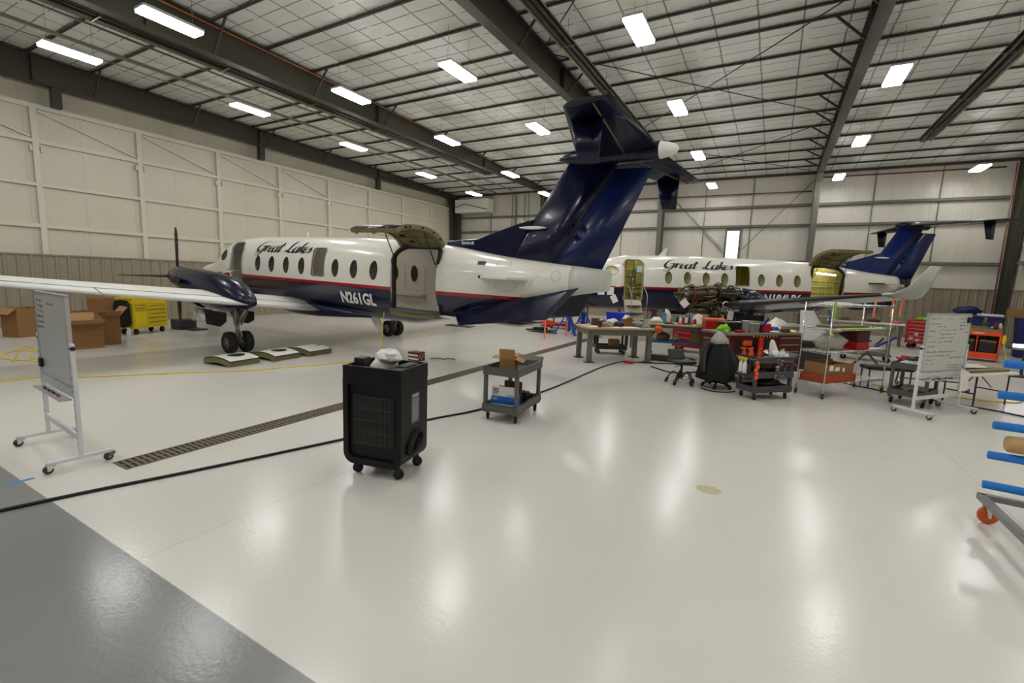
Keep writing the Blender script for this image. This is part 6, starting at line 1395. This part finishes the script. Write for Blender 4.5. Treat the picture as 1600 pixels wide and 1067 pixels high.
block(B2, 'parts_tray', 'red parts tray on the lower shelf of the blue workbench', 'tray', 1.02, .3, .502, (.26, .2, .08), M_red)
# red crate and lids at the joint of the benches
t = thing('red_crate', 'red plastic crate with orange lid between the blue bench and the maroon chest', 'crate', (-1.42, 13.62, 0), radians(20))
mb = MB(); mb.box(-.1, .5, 0, .45, .0, .95); mb.build('pedestal', M_dgray, t); mb = MB(); mb.box(-.12, .52, -.02, .47, .95, 1.2); mb.build('crate_body', M_red, t, bevel=.02); mb = MB(); mb.box(-.14, .4, -.04, .49, 1.2, 1.26); mb.build('crate_lid', M_orange, t, bevel=.015)
Z3 = 1.127
blob(MC, 'lime_gloves', 'bright lime green gloves at the left end of the maroon chest top', 'gloves', .12, .35, Z3, (.16, .12, .12), M_lime, .25, -.4, 21, 1)
block(MC, 'black_case', 'black case at the back of the maroon chest top', 'case', .55, .62, Z3, (.5, .28, .2), M_black, .05)
block(MC, 'red_case', 'small red case at the front of the maroon chest top', 'case', .42, .18, Z3, (.22, .1, .06), M_red, .05)
mb = MB(); 
for lb, u, v, r_, h_ in (('milky plastic tub, leftmost of the tubs on the maroon chest', .66, .25, .085, .25), ('milky plastic tub beside the leftmost one on the maroon chest', .84, .25, .075, .2), ('milky plastic tub nearest the red tin on the maroon chest', .99, .25, .07, .19)):
    mb = MB(); mb.lathe([(r_ * .85, 0), (r_, h_), (r_ * 1.08, h_), (r_ * 1.08, h_ * 1.06), (r_ * .2, h_ * 1.08)], 16); o = mono('plastic_tub', lb, 'tub', mb, M_clear, 'milky tubs on the maroon chest'); o.location = at(MC, u, v, Z3)
mb = MB(); mb.loft([[(1.0, .1, 1.3), (1.08, .1, 1.3), (1.08, .12, 1.3), (1.0, .12, 1.3)], [(1.16, .1, 1.48), (1.2, .1, 1.44), (1.2, .12, 1.44), (1.16, .12, 1.48)]], smooth=False); mb.box(1.03, 1.05, .1, .14, Z3, 1.31); on(MC, 'blue_brush', 'blue and clear scraper leaning from the tubs on the maroon chest', 'brush', mb, M_blue)
block(MC, 'red_tin', 'red tin with pale print on the maroon chest top', 'tin', 1.17, .18, Z3, (.22, .12, .19), M_red)
block(MC, 'olive_case', 'olive equipment case at the back of the maroon chest top', 'case', 1.25, .62, Z3, (.4, .3, .22), M_oak)
block(MC, 'red_can', 'square red can on the maroon chest top right of the tin', 'can', 1.55, .45, Z3, (.14, .12, .18), M_red)
block(MC, 'brown_board', 'brown block at the right of the maroon chest top', 'block', 1.75, .12, Z3, (.22, .1, .09), M_brown)
blob(MC, 'white_papers', 'white crumpled papers on the maroon chest front edge', 'papers', 1.45, .14, Z3, (.13, .1, .03), M_paper, .3, -.3, 23)
blob(MC, 'yellow_white_rag', 'yellow and white cloth at the right end of the maroon chest', 'cloth', 2.02, .22, Z3, (.12, .12, .04), mat('cream_yellow_cloth', (230, 214, 120), .9), .3, -.3, 24)
blob(MC, 'blue_rag', 'dark blue rag near the right end of the maroon chest', 'rag', 1.78, .45, Z3, (.12, .1, .07), M_blue, .3, -.4, 25)
blob(MC, 'white_rag', 'white rag heap at the far right end of the maroon chest', 'rag', 2.02, .62, Z3, (.13, .13, .09), M_cloth, .25, -.4, 26, 1)
# second bench behind: long paper-strewn table under the wing
LT = thing('paper_strewn_table', 'long white table strewn with papers under the far airliner wing', 'table', (-.75, 14.2, 0), radians(33))
mb = MB(); mb.box(0, 2.6, 0, .75, 1.1, 1.15); mb.build('tabletop', M_white, LT)
for x in (.08, 2.5):
    for y in (.06, .69): mb = MB(); mb.box(x - .03, x + .03, y - .03, y + .03, 0, 1.1); mb.build('leg', M_gray, LT)
for q, (u, v, rz) in enumerate(((.95, .2, .3), (1.3, .35, -.4), (1.7, .2, .2), (.45, .3, .1))):
    block(LT, 'paper_sheet', '%s white paper on the paper-strewn table' % ('first', 'second', 'third', 'leftmost')[q], 'paper', u, v, 1.151 + .003 * q, (.36, .28, .003), M_paper, rz, 0)
mb = MB(); mb.loft([[(1.15, .2, 1.153), (1.55, .2, 1.153), (1.55, .5, 1.153), (1.15, .5, 1.153)], [(1.25, .3, 1.33), (1.45, .25, 1.25), (1.4, .4, 1.25), (1.3, .42, 1.33)]], smooth=False); on(LT, 'crumpled_paper', 'crumpled white sheet peaked up on the paper-strewn table', 'paper', mb, M_paper)
block(LT, 'olive_box', 'mesh-sided olive box at the right of the paper-strewn table', 'box', 2.2, .35, 1.152, (.4, .3, .3), mat('olive_mesh', (96, 92, 76), .6, bump=.3), .0)
mb = MB(); mb.add([(x, y, z) for y in (0, .02) for x, z in ((0, .05), (.78, .05), (.3, .85), (-.02, .85))], [(0, 1, 2, 3), (7, 6, 5, 4), (0, 4, 5, 1), (1, 5, 6, 2), (2, 6, 7, 3), (3, 7, 4, 0)])
o = mono('fairing_sheet', 'white slanted aircraft panel standing behind the maroon chest', 'aircraft panel', mb, M_wingw); o.location = (.72, 14.5, .75); o.rotation_euler = (radians(-6), 0, radians(20))
PS = thing('panel_stand', 'low dark stand holding the white slanted panel', 'stand', (1.05, 14.75, 0), radians(20))
mb = MB(); mb.box(-.45, .5, -.2, .25, .72, .79); mb.build('top', M_dgray, PS); mb = MB(); mb.box(-.4, .45, -.05, .1, 0, .72); mb.build('pedestal', M_dgray, PS)
# tags and placards on the far airliner
def at2(s_, l_, z_): return T2 @ V((-s_, l_, z_))
def tagsheet(label, c, w_, h_, tilt, string=None):
    nrm = V((.5, -.85, 0)).normalized(); u_ = V((.85, .5, 0)).normalized(); a = tilt; uu = u_ * cos(a) + V((0, 0, 1)) * sin(a); vv = V((0, 0, 1)) * cos(a) - u_ * sin(a); mb = MB()
    c = V(c); mb.add([c + uu * i * w_ / 2 + vv * j * h_ / 2 + nrm * k_ for k_ in (0, .004) for i, j in ((-1, -1), (1, -1), (1, 1), (-1, 1))], [(0, 1, 2, 3), (7, 6, 5, 4), (0, 4, 5, 1), (1, 5, 6, 2), (2, 6, 7, 3), (3, 7, 4, 0)])
    if string: mb.m = 1; mb.tube(c + vv * h_ / 2, string, .006, n=5)
    mono('paper_tag', label, 'paper tag', mb, [M_paper, M_lime], 'paper tags on the far airliner')
tagsheet('white sheet taped low on the far airliner nose, left of two', at2(-5.05, .76, 1.72), .26, .3, 0)
tagsheet('white sheet taped on the far airliner nose, nearer the door', at2(-4.7, .8, 1.72), .26, .3, 0)
tagsheet('tilted white sheet below the pair on the far airliner nose', at2(-4.55, .83, 1.43), .22, .3, .5)
tagsheet('pale sheet with green edge beside the far airliner door', at2(-4.42, .82, 2.0), .2, .22, 0)
tagsheet('white tag turned cornerwise below the bare engine', at2(-2.82, 3.02, 1.42), .24, .26, .75, at2(-2.8, 2.99, 1.68))
tagsheet('white upright tag hanging from the wing root by the bare engine', at2(-1.25, 3.2, 1.05), .2, .3, -.05, at2(-1.25, 3.2, 1.3))
for q, (s_, z_) in enumerate(((-1.05, 1.9), (-.62, 1.92), (-.4, 1.93))):
    c = at2(s_, 8.5, z_ - .0); mb = MB(); mb.add([c + V((a, b, z)) for b in (0, .005) for a, z in ((-.02, -.03), (.02, -.03), (.005, -.45), (-.035, -.45))], [(0, 1, 2, 3), (7, 6, 5, 4), (0, 4, 5, 1), (1, 5, 6, 2), (2, 6, 7, 3), (3, 7, 4, 0)])
    mono('warning_streamer', ('left', 'middle', 'right')[q] + ' orange streamer hanging under the far airliner wing tip', 'streamer', mb, mat('fluorescent_orange', (255, 128, 98), .6), 'orange streamers on the far airliner')
mb = MB(); mb.tube(at2(4.35, -.1, 2.68), at2(5.25, -.1, 2.6), .03, n=10); mono('work_light', 'glowing tube light inside the far airliner cargo doorway', 'lamp', mb, emat('cabin_tube_light', (255, 246, 220), 14.))
